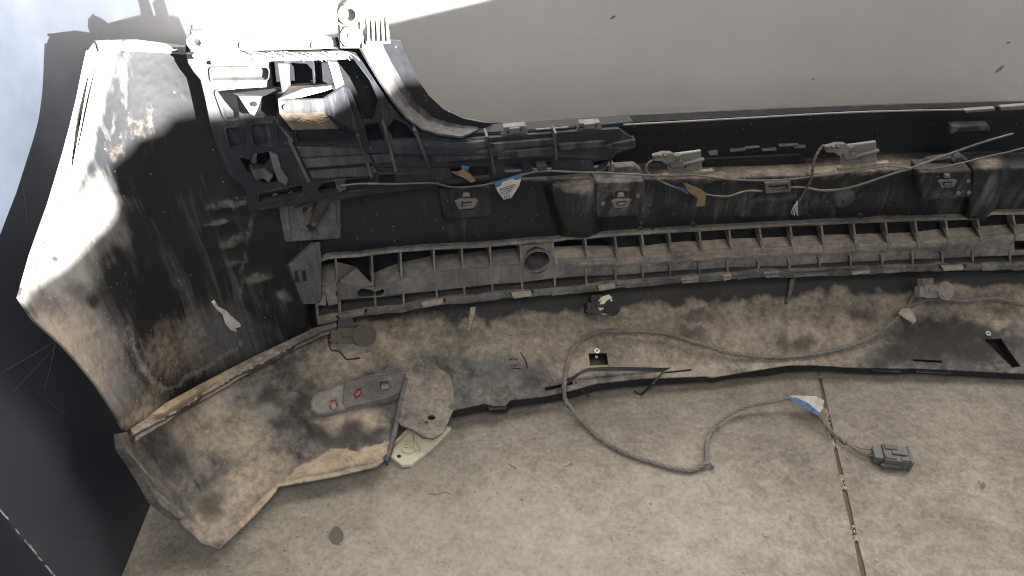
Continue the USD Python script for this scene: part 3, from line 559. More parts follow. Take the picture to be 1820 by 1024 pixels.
for k in range(5):
    u0 = 651 + k * 8.6; v, f, uv = prism(np.array([[u0, 42 - k * .6], [u0 + 5.5, 41 - k * .6], [u0 + 7, 74], [u0 + 1.5, 74]]), .030, .022); obj('comb_tooth', (v, f), BR, br, (.02, .85, 0))
v, f, uv = prism(P('648,60 692,57 694,78 650,80'), .024, .016); obj('comb_base', (v, f), BR, br, (.02, .8, 0))
# the pocket
def facets(quads, t=.003):
    out = []
    for q in quads:
        q = np.asarray(q, float); p3 = np.vstack([hit(q[k:k + 1, :2], q[k, 2]) for k in range(len(q))]); nn = np.cross(p3[1] - p3[0], p3[2] - p3[0]); nn /= np.linalg.norm(nn)
        if nn @ (CAM - p3[0]) < 0: nn = -nn
        out.append(hull(np.vstack([p3, p3 - nn * t])))
    return join(*out)
obj('pocket_front', facets([[(494, 179, .072), (574, 177, .072), (576, 199, .071), (497, 203, .071)]]), BR, br, (.0, .35, 0))
obj('pocket_underside', facets([[(497, 203, .071), (576, 199, .071), (601, 229, .034), (520, 231, .034)]]), BR, br, (.55, .3, 0))
obj('pocket_side', facets([[(574, 177, .072), (612, 154, .045), (640, 240, .028), (601, 229, .034), (576, 199, .071)]]), BR, br, (.0, .2, 0))
obj('pocket_rim', facets([[(494, 176, .070), (498, 173, .066), (541, 157, .05), (590, 152, .044), (590, 155, .044), (545, 161, .05), (509, 176, .068)], [(498, 174, .060), (515, 153, .03), (590, 150, .03), (590, 153, .04)]]), BR, br, (.35, .6, 0))
obj('pocket_inside', facets([[(508, 177, .05), (540, 163, .035), (583, 158, .03), (581, 170, .05)]]), BLK, br)
obj('pocket_fin', facets([[(583, 110, .045), (600, 111, .040), (612, 150, .040), (597, 158, .05)]]), BR, br, (0, .65, 0)); obj('pocket_fin', facets([[(497, 114, .04), (514, 114, .026), (516, 152, .026), (505, 166, .05)]]), BR, br, (0, .7, 0))
obj('pocket_pin', disc(hit([(509, 190)], .073)[0], outward(hit([(509, 190)], 0))[0], .0035, .003), BR, br, (0, .7, 0))
obj('pocket_debris', join(*[tube(hit(smoothline(np.c_[np.cumsum(rng.uniform(2, 8, 5)) + rng.uniform(525, 560), 212 + np.cumsum(rng.uniform(-4, 4, 5))], 12, 2), .062), .0007, 5) for _ in range(16)]), STR, br, kind='stuff')
# curved latch beside the pocket
obj('latch_tongue', facets([[(424, 171, .05), (465, 172, .05), (457, 196, .047), (452, 206, .045), (444, 202, .046), (434, 187, .049)]]), BR, br, (.05, .75, 0))
obj('latch_tongue', facets([[(465, 172, .05), (488, 167, .04), (494, 182, .03), (492, 206, .03), (452, 206, .045), (457, 196, .047)]]), PLd, br)
obj('latch_top', facets([[(414, 166, .05), (424, 171, .051), (470, 171, .05), (500, 156, .035), (440, 166, .04)]]), PLd, br)
obj('latch_notch', disc(hit([(452, 185)], .0505)[0], outward(hit([(452, 185)], 0))[0], .0035, .002, 7), BLK, br)
# horizontal ridges and ribs of the lattice
for q, hh in (('526,261 640,264 652,270 655,275 536,281', .030), ('538,284 655,277 662,290 545,299', .034), ('548,305 664,296 672,306 655,314 556,318', .030), ('655,262 690,260 696,271 660,273', .027), ('660,276 698,274 704,288 668,292', .030), ('700,268 745,262 752,274 708,280', .026), ('757,258 865,250 868,262 762,272', .026), ('764,276 869,266 872,282 770,291', .028), ('876,255 985,246 987,258 880,266', .025), ('882,270 988,262 989,276 884,284', .027), ('992,256 1075,250 1075,262 992,268', .025)):
    v, f, uv = prism(P(q), hh, .012, cham=1.5, step=18); obj('ridge', (v, f), BR, br, (0, .25, 0))
for (a, b_), w in (((((514, 250), (549, 324))), .004), (((636, 243), (661, 316)), .004), (((682, 222), (704, 306)), .004), (((737, 232), (764, 298)), .004), (((866, 243), (880, 308)), .0035), (((988, 237), (989, 284)), .003), (((493, 220), (520, 252)), .003)):
    obj('rib', rib(a, b_, .040, .018, w), BR, br, (0, .25, 0))
for q in ('444,300 452,303 470,300 486,312 478,325 468,318 455,320', '478,270 494,276 500,300 514,318 508,330 494,322 486,300', '450,277 457,274 456,292 447,290'): v, f, uv = prism(P(q), .030, .012); obj('snap_hook', (v, f), BR, br, (.1, .35, 0))
v, f, uv = prism(P('466,342 500,336 530,334 530,338 500,341 468,347'), .02, .01); obj('slot_bar', (v, f), BR, br)
for q in ('484,348 492,345 494,350 484,352', '512,345 519,342 521,347 512,349'): v, f, uv = prism(P(q), .012, .003, cham=0); obj('bright_tab', (v, f), PAP, br)
for q in ('595,322 614,319 616,338 600,343', '954,296 972,294 972,306 958,309'): v, f, uv = prism(P(q), .034, .012); obj('cable_clip', (v, f), GR, br, (.15, .1, 0))
# whiskers of torn plastic under the rail
ws = []
for k in range(46):
    u0 = rng.uniform(430, 625); v0 = 94 + rng.uniform(-4, 8); L = rng.uniform(8, 24); a = rng.uniform(.2, .8)
    ws.append(tube(hit(smoothline(np.array([[u0, v0], [u0 + L * .5, v0 + L * .35 * a + rng.uniform(-2, 2)], [u0 + L, v0 + L * a]]), 7, 2), np.linspace(.049, .044, 7)), .0004, 4))
obj('torn_whisker', join(*ws), HAIR, br, kind='stuff')

# ------------------------------------------------------------------ lower valance
LIP = P('1900,667 1820,664 1740,660 1622,654.5 1602,655 1534,654 1446,649 1402,649 1350,657 1266,671 1254,668.5 1141,673 1058,682 1016,694 966,705 907,711 899,721 878,721.5 861,717 803,730')
CORN = P('719,668 708,722 700,760 691,800 684,818 670,829 600,846 545,856 492,865 460,905 425,943 391,976.5')
ARL = P('391,976.5 359,966 314,921 280,893 241,826 221,797 219,769')
SLOTL = P('968,689 1000,682 1017,677 1020,683 1002,688 970,695'); SQ = P('1046,628 1078,627 1083,657 1050,660'); PARA = P('1745,602 1779,601 1815,652 1799,654'); SLIT = P('1621,638 1674,641 1676,645 1623,642')
OVR = P('1177,661 1228,656 1231,659 1180,664')
val_poly = np.vstack([P('1900,468 1640,474 1300,486 1040,508 800,530 620,556 580,566'), CREASE[::-1], P('219,771 221,797 241,826 280,893 314,921 359,966 391,976.5'), CORN[::-1][1:], P('735,660'), LIP[::-1]])
def hL(uv):
    u, v = uv[:, 0], uv[:, 1]; h = .0035 * (n2(uv, 80, 12) - .5) + .003 * (n2(uv, 9, 14) - .5) + .0016 * (n2(uv, 4.5, 18) - .5)
    sand = inpoly(uv, P('492,862 560,820 600,800 640,797 690,792 684,818 670,827'), 10); h += sand * (.006 + .012 * (n2(uv, 16, 15) - .5))
    mud = blob(uv, 630, 615, 90, 45); h += mud * .012 * (n2(uv, 11, 16) - .4); h += .006 * blob(uv, 400, 900, 90, 45, -.6) * (n2(uv, 10, 17) - .4)
    h += .004 * nearline(uv, P('790,628 850,618 940,606 960,602'), 7) + .004 * nearline(uv, P('745,640 722,700 712,745'), 9)
    h += .006 * blob(uv, 1530, 550, 30, 16) * -1 + .003 * nearline(uv, P('800,726 900,714 1000,690 1140,668 1400,645 1820,655'), 9)
    h += .008 * inpoly(uv, P('219,769 241,770 262,800 300,870 345,930 391,976 359,966 314,921 280,893 241,826'), 5)
    h += -.007 * nearline(uv, P('719,668 708,722 700,760 691,800'), 5) 
    return h
def paintL(uv):
    w = uv + 62 * (np.c_[n2(uv, 30, 21, 5), n2(uv, 30, 22, 5)] - .5); u, v = w[:, 0], w[:, 1]; bb = at(BEAMBOT, uv[:, 0])
    t = .02 + .42 * n2(uv, 45, 24, 5); p = .05 + .50 * n2(uv, 55, 25, 5); d = np.zeros(len(uv))
    band = ss((v - bb - 20) / 22); t = t * band; p = p * (.25 + .75 * band)
    right = ss((u - 780) / 60)
    t = np.maximum(t, right * (.44 + .22 * n2(uv, 70, 101)) * band * (1 - ss((v - np.interp(u, [800, 960, 1200, 1500, 1700, 1900], [615, 640, 665, 640, 560, 580])) / 40)))
    t = np.maximum(t, .78 * blob(w, 640, 615, 110, 45)); t = np.maximum(t, .62 * blob(w, 590, 660, 60, 50)); t = np.maximum(t, .7 * blob(w, 620, 745, 70, 22))
    t = np.maximum(t, 1.0 * inpoly(w, P('492,868 540,830 590,808 610,798 640,800 690,792 684,824 670,832'), 7)); t = np.maximum(t, .70 * blob(w, 450, 850, 80, 45, -.6)); t = np.maximum(t, .62 * blob(w, 350, 740, 70, 70))
    t = np.maximum(t, .62 * blob(w, 430, 780, 60, 60)); p = np.maximum(p, .68 * blob(w, 375, 700, 60, 60)); p = np.maximum(p, .6 * blob(w, 470, 740, 40, 30)); t = np.maximum(t, .6 * blob(w, 760, 600, 60, 40))
    t = np.maximum(t, .62 * blob(w, 400, 915, 70, 50, -.7)); p = np.maximum(p, .40 * blob(w, 950, 640, 60, 26)); p = np.maximum(p, .42 * blob(w, 770, 700, 60, 50)); k = blob(w, 870, 665, 90, 34, -.15); t = t * (1 - .6 * k); t = np.maximum(t, .30 * blob(w, 760, 690, 70, 60)); p = np.maximum(p, .6 * blob(w, 1360, 590, 60, 30))
    t = np.maximum(t, .85 * blob(w, 1770, 568, 40, 14, .1)); t = np.maximum(t, .62 * blob(w, 1790, 600, 60, 10)); p = np.maximum(p, .6 * nearline(w, P('1000,660 1100,650 1200,655 1350,645'), 16))
    for (cx, cy, rx, ry, a) in ((1395, 620, 14, 26, 0), (1425, 618, 24, 22, .4), (1530, 556, 32, 18, 0), (1235, 562, 50, 9, -.05), (620, 770, 75, 20, -.1), (620, 700, 60, 26, -.1), (375, 900, 24, 22, .5), (300, 820, 26, 36, .5), (270, 790, 22, 30, .3), (1690, 605, 110, 34, .06), (1590, 630, 70, 20, 0), (480, 700, 26, 22, 0), (1220, 590, 40, 18, .2), (560, 765, 40, 16, .2)): d = np.maximum(d, .62 * blob(w, cx, cy, rx, ry, a))
    k = blob(w, 1690, 605, 130, 40, .06); t = t * (1 - .75 * k); p = p * (1 - .3 * k)
    t = t * (.80 + .30 * n2(uv, 60, 95, 5)); p = p * (.6 + .7 * n2(uv, 30, 96, 5))
    sand = inpoly(w, P('492,868 540,830 590,808 610,798 640,800 690,792 684,824 670,832'), 7); d = d * (1 - sand)
    return np.c_[t, p, d]
v, f, uv = sheet(val_poly, hL, .0035, True, [SLOTL, SQ, PARA, SLIT, OVR], 4.5)
val = obj('lower_valance', (v, f), MU, B, paintL(uv), True)
SAND = grimy('sand', (.30, .235, .165), .9, tan=(.46, .355, .25), up=0, speck=.0, bump=.8)
for q, hb in (('497,859 516,842 545,829 566,812 590,803 612,796 640,800 668,797 692,793 686,812 672,825 600,842 545,852', .011), ('420,935 445,905 470,880 490,862 498,858 488,876 462,905 430,938', .006)):
    q = P(q); v, f, uv = sheet(q, lambda w, q=q, hb=hb: hL(w) * .6 + hb * ss(shapely.distance(sg.Polygon(q).exterior, shapely.points(w)) / 10) + .006 * (n2(w, 13, 71) - .5) + .003 * (n2(w, 4, 72) - .5), .004, True, step=3); obj('sand_drift', (v, f), SAND, val, (.9, .1, 0), True)
# outer lip of the arch, seen edge-on
v, f, uv = prism(P('219,770 226,768 238,800 262,838 296,884 330,914 322,922 312,920 280,893 241,826 221,797'), .016, .012, True, step=10); obj('arch_lip', (v, f), MU, B, (.25, .30, 0))
# tongue with bolt holes
TON = P('719,664 760,640 800,668 806,690 806,728 796,751 786,770 771,779 752,777 734,764 712,755 705,742 708,720')
v, f, uv = prism(TON, .0022, .006, True, holes=[ellipse(767, 742, 6.5, 4.5, n=14), ellipse(758, 751, 3, 2.4, n=10)], step=8, cham=.6); obj('bolt_tongue', (v, f), MU, B, np.c_[.1 + .5 * n2(uv, 30, 91), .15 + .4 * n2(uv, 24, 92), uv[:, 0] * 0])
v, f, uv = prism(P('719,668 726,672 714,724 706,766 696,800 688,820 684,816 696,770 706,722'), .004, .02, True, cham=1); obj('corner_fold', (v, f), MU, B, (.12, .35, 0))
# lip underside along the centre
A = hit(resample(LIP, 90), -.0025, True); D = A + np.c_[np.zeros(90), np.full(90, -.002), -.009 - .008 * meshkit.noise(np.c_[np.arange(90) / 7., np.zeros(90), np.zeros(90)], 6)]; obj('lip_return', unweld(*loft(A, D, .003)), PLd, B)
for q in ('862,716 878,721 900,720 900,727 870,730', '1546,654 1602,656 1602,663 1550,660', '1624,656 1690,659 1690,666 1628,663'): v, f, uv = prism(P(q), -.003, .004, True); obj('lip_tab', (v, f), PLd, B)
# inside walls of the cut-outs
for q in (SQ, PARA):
    R = dense(q, 6); A = hit(np.vstack([R, R[:1]]), -.0005, True); obj('cutout_wall', unweld(*loft(A, A + outward(A, True) * .016, .0015)), PLd, val)
v, f, uv = prism(P('1049,650 1082,648 1083,657 1050,660'), -.004, .003, True); obj('cutout_sill', (v, f), MU, val, (.85, .3, 0))
for u, v_ in ((1061, 624), (1756, 593)):
    c = hit([(u, v_)], .003, True)[0]; n_ = outward(c[None], True)[0]; obj('rivet', ring(c, n_, .0046, .0018, .003, 16), MET, val); 
c = hit([(1060, 634)], -.006, True)[0]; obj('rivet', disc(c, outward(c[None], True)[0], .0025, .002, 10), MET, val)
# folded seams and marks moulded in the valance
for s_ in ('925,626 930,634 936,645 937,654', '905,640 912,637 920,640', '910,655 918,655 926,656'): obj('moulded_mark', tube(hit(smoothline(P(s_), 12, 2), .0015, True), .0009, 5), PLd, val)
for s_ in ('424,655 440,668 452,690', '345,850 352,862 358,872'): obj('moulded_mark', tube(hit(smoothline(P(s_), 10, 2), .0004, True), .0011, 5), MU, val, (.3, .2, .3), True)

# crease flange: the muddy ledge between shell and valance, left
CF1 = P('232,762 262,742 300,714 350,686 400,660 450,634 510,606 560,582 600,570'); CF2 = P('240,775 290,748 300,742 360,706 410,676 460,650 520,618 570,594 604,580')
n = 70; a, b_ = resample(CF1, n), resample(CF2, n)
b_[:, 1] += 3 * (meshkit.noise(np.c_[b_[:, 0] / 14, b_[:, 0] * 0, b_[:, 0] * 0], 4) - .5)
near = lambda p, q: np.where((np.linalg.norm(p - CAM, axis=1) < np.linalg.norm(q - CAM, axis=1))[:, None], p, q)
A = near(hit(b_, .026), hit(b_, .016, True)); C = near(hit(a, .006), hit(a, .007, True)); vv, ff = loft(A, C, .006)
tt = np.interp(a[:, 0], [230, 275, 300, 390, 420, 600], [.62, .95, 1.0, .95, .55, .5]); dd = np.tile(np.c_[tt, tt * 0 + .3, tt * 0], (4, 1))
obj('crease_flange', (vv, ff), GR, B, dd, False)
v, f, uv = None, None, None; E_ = near(hit(b_ + [1, 6], .022), hit(b_ + [1, 6], .010, True)); obj('flange_edge', unweld(*loft(A - (A - CAM) * .0008, E_, .003)), GR, B, (.2, .15, 0))
q = P('272,738 300,716 350,689 392,668 404,668 396,680 360,700 310,730 292,742'); v, f, uv = sheet(q, lambda w: .024 + .004 * (n2(w, 9, 73) - .5) + .006 * ss(shapely.distance(sg.Polygon(q).exterior, shapely.points(w)) / 6), .004, step=3); obj('sand_drift', (v, f), SAND, B, (.9, .1, 0), True)
vv = []
for k in range(90):
    u = rng.uniform(275, 520); s = rng.uniform(.3, .95); q = np.array([[u, at(CF1, u) * (1 - s) + at(CF2, u) * s]]); c = near(hit(q, .026 * s + .006), hit(q, .012 * s + .006, True))[0]; m = trimesh.creation.icosphere(1, rng.uniform(.001, .0034)); m.vertices = m.vertices * rng.uniform(.6, 1.4, 3) * [1, 1, .5] + c; vv.append((np.array(m.vertices), np.array(m.faces)))
obj('mud_clods', join(*vv), MU, B, (1, .3, 0), True, kind='stuff')

# ------------------------------------------------------------------ ribbed support beam
FT = P('600,503 665,517 715,497 772,485 823,480 873,475 927,470 981,462 1042,459 1095,459 1144,456 1192,450 1245,447 1296,443 1352,441 1408,439 1464,436 1520,434 1575,433 1628,431 1681,425 1740,421 1800,417 1900,413')
FB = P('600,533 640,530 683,527 718,522 774,517 823,511 875,505 927,502 986,494 1042,490 1095,489 1144,485 1192,481 1243,479 1296,475 1350,474 1403,472 1458,468 1514,465 1570,463.5 1622,460.5 1675,459 1734,456 1820,453 1900,451')
def face_h(q):
    q = np.asarray(q); g = np.interp(q[:, 0], [1000, 1116, 1230, 1505, 1681, 1740, 1760, 1900], [472, 469, 461, 446, 440, 430, 424, 424]); return .012 - .007 * ss((q[:, 1] - g) / 3) * ss((q[:, 0] - 1010) / 80) * (1 - ss((q[:, 0] - 1700) / 40))
OVAL = rrect(P('635,519 642,513 672,511 682,514 683,522 676,528 645,530 636,527'), 4)
fp = np.vstack([FT[FT[:, 0] < 928], P('928,437 982,431 983,462'), FT[FT[:, 0] > 990], FB[::-1]])
v, f, uv = sheet(fp, face_h, .003, False, [OVAL, ellipse(954, 463, 23, 24, n=30)[::-1], rrect(P('1803,428 1830,428 1830,445 1803,446'), 2)], 4)
def paintG(uv):
    t = .35 * np.exp(-np.abs(uv[:, 1] - at(FT, uv[:, 0])) / 7) * ss((uv[:, 0] - 960) / 60) + .12; g = np.interp(uv[:, 0], [1116, 1230, 1505], [469, 461, 446]); t += .55 * np.exp(-((uv[:, 1] - g) / 2.5) ** 2) * (uv[:, 0] > 1030) * (uv[:, 0] < 1560)
    t *= 1; t += .25 * ss((uv[:, 0] - 1000) / 200)
    return np.c_[t * .8, .22 + .5 * n2(uv, 35, 34), .35 * n2(uv, 40, 33)]
beam = obj('support_beam', (v, f), GR, B, paintG(uv), True)
# circular opening
c = hit([(954, 463)], .012)[0]; n_ = outward(c[None])[0]; R_ = 24 * mpp(c)
obj('round_socket', ring(c + n_ * .02, n_, R_ + .001, R_ - .001, .042, 32), GR, beam, (.1, .25, 0)); obj('socket_rim', ring(c - n_ * .001, n_, R_ + .0015, R_ - .0012, .004, 32), GR, beam, (.2, .4, 0)); obj('socket_floor', disc(c + n_ * .041, n_, R_, .002, 28), BLK, beam)
v, f, uv = prism(P('946,476 962,475 962,481 947,482'), -.018, .004); obj('socket_clip', (v, f), PLd, beam)
# plates: top flange, ledges, bottom flange
TL = BEAMTOP.copy(); seg = lambda L, a, b: np.vstack([[a, at(L, a)], L[(L[:, 0] > a) & (L[:, 0] < b)], [b, at(L, b)]])
obj('top_flange', ledge(resample(TL, 110), .013, -.004, .0026), GR, beam, (.2, .3, 0))
v, f, uv = prism(np.vstack([TL - [0, 1.5], (TL + [0, 2.2])[::-1]]), .0145, .004, cham=.5, step=20); obj('flange_lip', (v, f), GR, beam, (.35, .4, 0))
obj('upper_ledge', ledge(resample(seg(FT, 665, 929), 40), .010, -.042), GR, beam, (.20, .55, 0)); obj('upper_ledge', ledge(resample(seg(FT, 981, 1740), 70), .010, -.024), GR, beam, (.85, .4, 0)); obj('upper_ledge', ledge(resample(seg(FT, 1740, 1900), 8), .010, -.024), GR, beam, (.6, .5, 0))
obj('lower_ceiling', ledge(resample(seg(FB, 600, 928), 40), .004, -.034), GR, beam); obj('lower_ceiling', ledge(resample(seg(FB, 980, 1900), 70), .004, -.034), GR, beam)
bl = resample(BEAMBOT, 400); k_ = np.c_[bl[:, 0] / 16, bl[:, 0] * 0, bl[:, 0] * 0]
bot = bl + np.c_[bl[:, 0] * 0, 3.2 * (meshkit.noise(k_, 9) - .45)]; top = bl - np.c_[bl[:, 0] * 0, 12 + 3 * (meshkit.noise(k_ * .7, 5) - .5)]
obj('bottom_flange', ledge(resample(top, 140), .016, -.034), GR, beam, (.08, .12, 0))
v, f, uv = prism(np.vstack([top, bot[::-1]]), .018, .004, cham=.8, step=30); obj('bottom_lip', (v, f), GR, beam, np.c_[.10 + .4 * (n2(uv, 30, 41) - .3), .2 + .4 * n2(uv, 20, 42), uv[:, 0] * 0])
UR = [597, 661, 712, 771, 821, 871, 925, 982, 1040, 1093, 1141, 1189, 1243, 1296, 1350, 1405, 1460, 1517, 1574, 1627, 1681, 1738, 1801]
LR = [604, 667, 717, 776, 825, 875, 928, 986, 1042, 1094, 1142, 1191, 1243, 1293, 1348, 1403, 1457, 1512, 1568, 1622, 1675, 1729, 1795]
for u in UR:
    if u == 597: continue
    obj('upper_rib', rib((u, at(TL, u) + 1), (u + (6 if u > 950 else 2), at(FT, u) + (6 if u > 950 else 1)), .012, -.05, .0030), GR, beam, (.3, .42, 0))
    if u > 950: obj('rib_foot', rib((u + 3, at(FT, u) - 12), (u + 8, at(FT, u) + 9), .0145, .0, .0045, flare=.3), GR, beam, (.4, .4, 0))
for u in LR: obj('lower_rib', rib((u, at(FB, u) - (9 if u > 990 else 0)), (u + 1, at(BEAMBOT, u) - 10), .014, -.05, .0030), GR, beam, (.35, .4, 0))
# spring tabs in the bottom flange
for (u, w, dk) in ((625, 46, 1), (768, 40, .5), (927, 36, 0), (1078, 32, 0), (1226, 32, 0), (1293, 16, 0), (1372, 28, 0), (1529, 36, 0), (1693, 40, 0)):
    y = at(BEAMBOT, u) - 3; s = (at(BEAMBOT, u + w / 2) - at(BEAMBOT, u - w / 2)) / w
    q = lambda a, b: (u + a, y + a * s + b)
    v, f, uv = prism(np.array([q(-w * .62, -7), q(w * .6, -7), q(w * .6, -2), q(-w * .5, 0)]), .0195, .004, cham=.6); obj('tab_pocket', (v, f), PLd, beam)
    v, f, uv = prism(np.array([q(-w * .48, -3), q(w * .5, -4), q(w * .47, 2), q(-w * .38, 4)]), .026, .006, cham=.8); obj('spring_tab', (v, f), PLd if dk == 1 else GR, beam, (.95 - .5 * dk, .4, 0))
for (u, w) in ((1000, 40), (1120, 20), (1160, 44), (1265, 18), (1330, 40), (1440, 60), (1490, 30), (1590, 40), (1640, 22), (1760, 30), (735, 30), (820, 40)):
    y = at(BEAMBOT, u) - 5; s = (at(BEAMBOT, u + w / 2) - at(BEAMBOT, u - w / 2)) / w
    v, f, uv = prism(rrect(np.array([(u - w / 2, y - w / 2 * s - 6), (u + w / 2, y + w / 2 * s - 6), (u + w / 2, y + w / 2 * s + 5), (u - w / 2, y - w / 2 * s + 6)]), 2), .0195 + rng.uniform(0, .002), .004); obj('lip_pad', (v, f), GR, beam, (.1 + rng.uniform(0, .3), .35, 0))
# left end block
obj('end_wall', rib((557, 469), (566, 576), .016, -.045, .004), GR, beam, (.25, .4, 0)); obj('end_wall', rib((597, 462), (604, 568), .014, -.045, .003), GR, beam, (.2, .4, 0))
obj('end_shelf', ledge(P('560,507 580,504 600,500'), .014, -.04), GR, beam, (.2, .5, 0))
v, f, uv = prism(P('560,512 579,510 580,543 564,543'), .013, .004); obj('end_plate', (v, f), GR, beam, (.3, .45, 0))
v, f, uv = prism(P('578,512 598,508 600,516 597,522 600,532 602,540 584,544 580,530'), .022, .010, cham=1.5); obj('end_clip', (v, f), GR, beam, (.35, .4, 0))
v, f, uv = prism(P('580,532 600,530 602,540 584,543'), .0235, .003); obj('clip_tip', (v, f), LG, beam, (.2, .3, 0))
obj('gusset', facets([[(604, 497, .010), (634, 476, -.02), (662, 506, .010), (620, 514, .010)], [(599, 466, .010), (634, 474, -.03), (634, 480, -.03), (604, 500, .010)]]), GR, beam, (.1, .5, 0))
v, f, uv = prism(P('664,512 667,512 668,531 665,531'), .006, .02, cham=0); obj('slot_web', (v, f), GR, beam)

# wedge-shaped bracket at the beam's left end
obj('end_bracket', hull(np.vstack([hit(P('513,470 556,434 567,430 571,460 571,530 562,540 540,540 530,520'), .022), hit(P('508,470 553,431 570,429 574,534 536,541'), 0)])), PL, B, (.1, .4, 0))
v, f, uv = prism(P('523,484 543,482 545,499 525,502'), .0245, .003, cham=.5); obj('bracket_slot', (v, f), BLK, B); v, f, uv = prism(P('529,486 537,485 540,501 533,502'), .029, .005); obj('bracket_hook', (v, f), PL, B, (.1, .3, 0))

# ------------------------------------------------------------------ mounting plates
def mount(poly, h, inner, hooks, dirt, pad=None, frame=None):
    v, f, uv = prism(rrect(poly, 5), h, h + .004, cham=2.2); pt = obj('mounting_plate', (v, f), PL, B, dirt)
    if frame is not None: v, f, uv = prism(rrect(frame, 5), h + .0035, .005, holes=[rrect(inner, 4)], cham=1.2); obj('plate_frame', (v, f), PL, pt, dirt)
    for (hx, hy, w, s) in hooks:
        R_ = lambda a, b: (hx + a * w, hy + b * w + a * w * s)
        hh = h + .0012
        v, f, uv = prism(np.array([R_(-.75, -.35), R_(.75, -.35), R_(.75, .25), R_(-.75, .25)]), hh, .001, cham=0); obj('hook_recess', (v, f), BLK, pt)
        v, f, uv = prism(np.array([R_(-.3, -.1), R_(.3, -.1), R_(.42, .32), R_(-.42, .32)]), hh + .005, .005, cham=1); obj('hook', (v, f), PL, pt, (.2, .55, 0))
        v, f, uv = prism(np.array([R_(-1.3, .3), R_(1.3, .3), R_(1.3, .55), R_(-1.3, .55)]), hh, .001, cham=0); obj('hook_recess', (v, f), BLK, pt)
        v, f, uv = prism(np.array([R_(-1.2, .75), R_(-.8, .55), R_(.9, .5), R_(1.25, .7), R_(.8, 1.5), R_(-.8, 1.6)]), hh + .004, .005, cham=1.6); obj('slot_block', (v, f), PL, pt, (.2, .5, 0))
        v, f, uv = prism(np.array([R_(-.55, .85), R_(.55, .8), R_(.55, 1.25), R_(-.55, 1.3)]), hh + .0045, .001, cham=0); obj('slot', (v, f), BLK, pt)
        v, f, uv = prism(np.array([R_(-.35, 1.08), R_(.5, 1.03), R_(.5, 1.2), R_(-.35, 1.25)]), hh + .0075, .003, cham=.6); obj('slot_tongue', (v, f), LG, pt, (.2, .3, 0))
    return pt
p1 = mount(P('494,360 605,350 606,424 506,430'), .004, P('512,366 598,357 598,417 518,423'), [], (.12, .35, 0), frame=P('494,360 605,350 606,424 506,430'))
v, f, uv = prism(P('524,372 552,360 590,352 582,372 566,396 552,412 536,408 528,396'), .010, .008); obj('plate_pad', (v, f), PL, p1, (.15, .3, 0))
v, f, uv = prism(P('566,358 590,351 574,384 560,406 548,398 556,380'), .026, .014, cham=1.6); obj('snapped_clip', (v, f), GR, p1, (.12, .1, 0)); v, f, uv = prism(P('544,384 556,372 562,378 552,398 544,400'), .022, .01); obj('snapped_clip', (v, f), PL, p1, (.3, .2, 0))
v, f, uv = prism(P('538,370 545,369 545,378 538,379'), .0115, .001, cham=0); obj('slot', (v, f), BLK, p1); v, f, uv = prism(P('543,402 556,400 562,408 550,412'), .012, .001, cham=0); obj('slot', (v, f), BLK, p1)
mount(P('778,336 872,331 874,384 790,391'), .004, P('795,338 852,334 854,372 802,376'), [(829, 345, 17, -.04)], (.04, .18, 0), frame=P('778,336 872,331 874,384 790,391'))
mount(P('1058,324 1146,321 1148,381 1060,387'), .032, None, [(1104, 346, 15, -.04)], (.16, .22, 0))
mount(P('1634,306 1728,302 1730,350 1640,356'), .032, None, [(1684, 312, 14, -.02)], (.16, .22, 0))
for u, v_ in ((1134, 348), (1072, 362), (1721, 322), (1703, 343), (1722, 342)): c = hit([(u, v_)], .0345)[0]; obj('plate_stud', disc(c, outward(c[None])[0], .003, .003, 12), PL, B, (.1, .6, 0))
for q, hh in (('1062,308 1076,296 1128,293 1140,302 1146,322 1058,324', .020), ('1630,296 1652,284 1708,276 1722,286 1728,302 1634,306', .022), ('1692,286 1700,278 1708,280 1706,294 1694,300', .03), ('1078,294 1092,290 1092,322 1080,323', .026)):
    v, f, uv = prism(rrect(P(q), 3), hh - .016, .010, cham=3); obj('plate_hood', (v, f), PL, B, (.18, .25, 0))
# square frame clip above the trapezoid
v, f, uv = prism(P('1361,328 1405,325 1406,341 1362,344'), .016, .012, holes=[P('1366,331 1400,328 1401,338 1367,341')], cham=1); obj('cable_guide', (v, f), PL, B, (.1, .45, 0)); v, f, uv = prism(P('1374,336 1398,331 1398,334 1376,340'), .012, .004); obj('guide_tongue', (v, f), PL, B, (.1, .4, 0))
v, f, uv = prism(P('1361,326 1405,323 1405,326 1362,329'), .018, .004, cham=.5); obj('guide_edge', (v, f), LG, B)
# little bright edges in the dark step
for q in ('1260,272 1276,269 1276,276 1261,277', '1298,268 1325,265 1325,268 1298,271', '1355,267 1380,265 1380,268 1355,269', '1352,279 1382,277 1382,281 1352,282', '1385,259 1420,257 1420,259 1386,261', '1412,262 1432,260 1432,263 1412,264', '1325,263 1350,261 1350,263 1325,265'): v, f, uv = prism(P(q), -.052, .006, cham=.5); obj('step_clip', (v, f), BR, B, (.1, .5, 0))
for q in ('1252,282 1420,274 1440,296 1440,300 1250,304', ): v, f, uv = prism(P(q), -.048, .006, cham=1.5); obj('step_panel', (v, f), PLd, B)

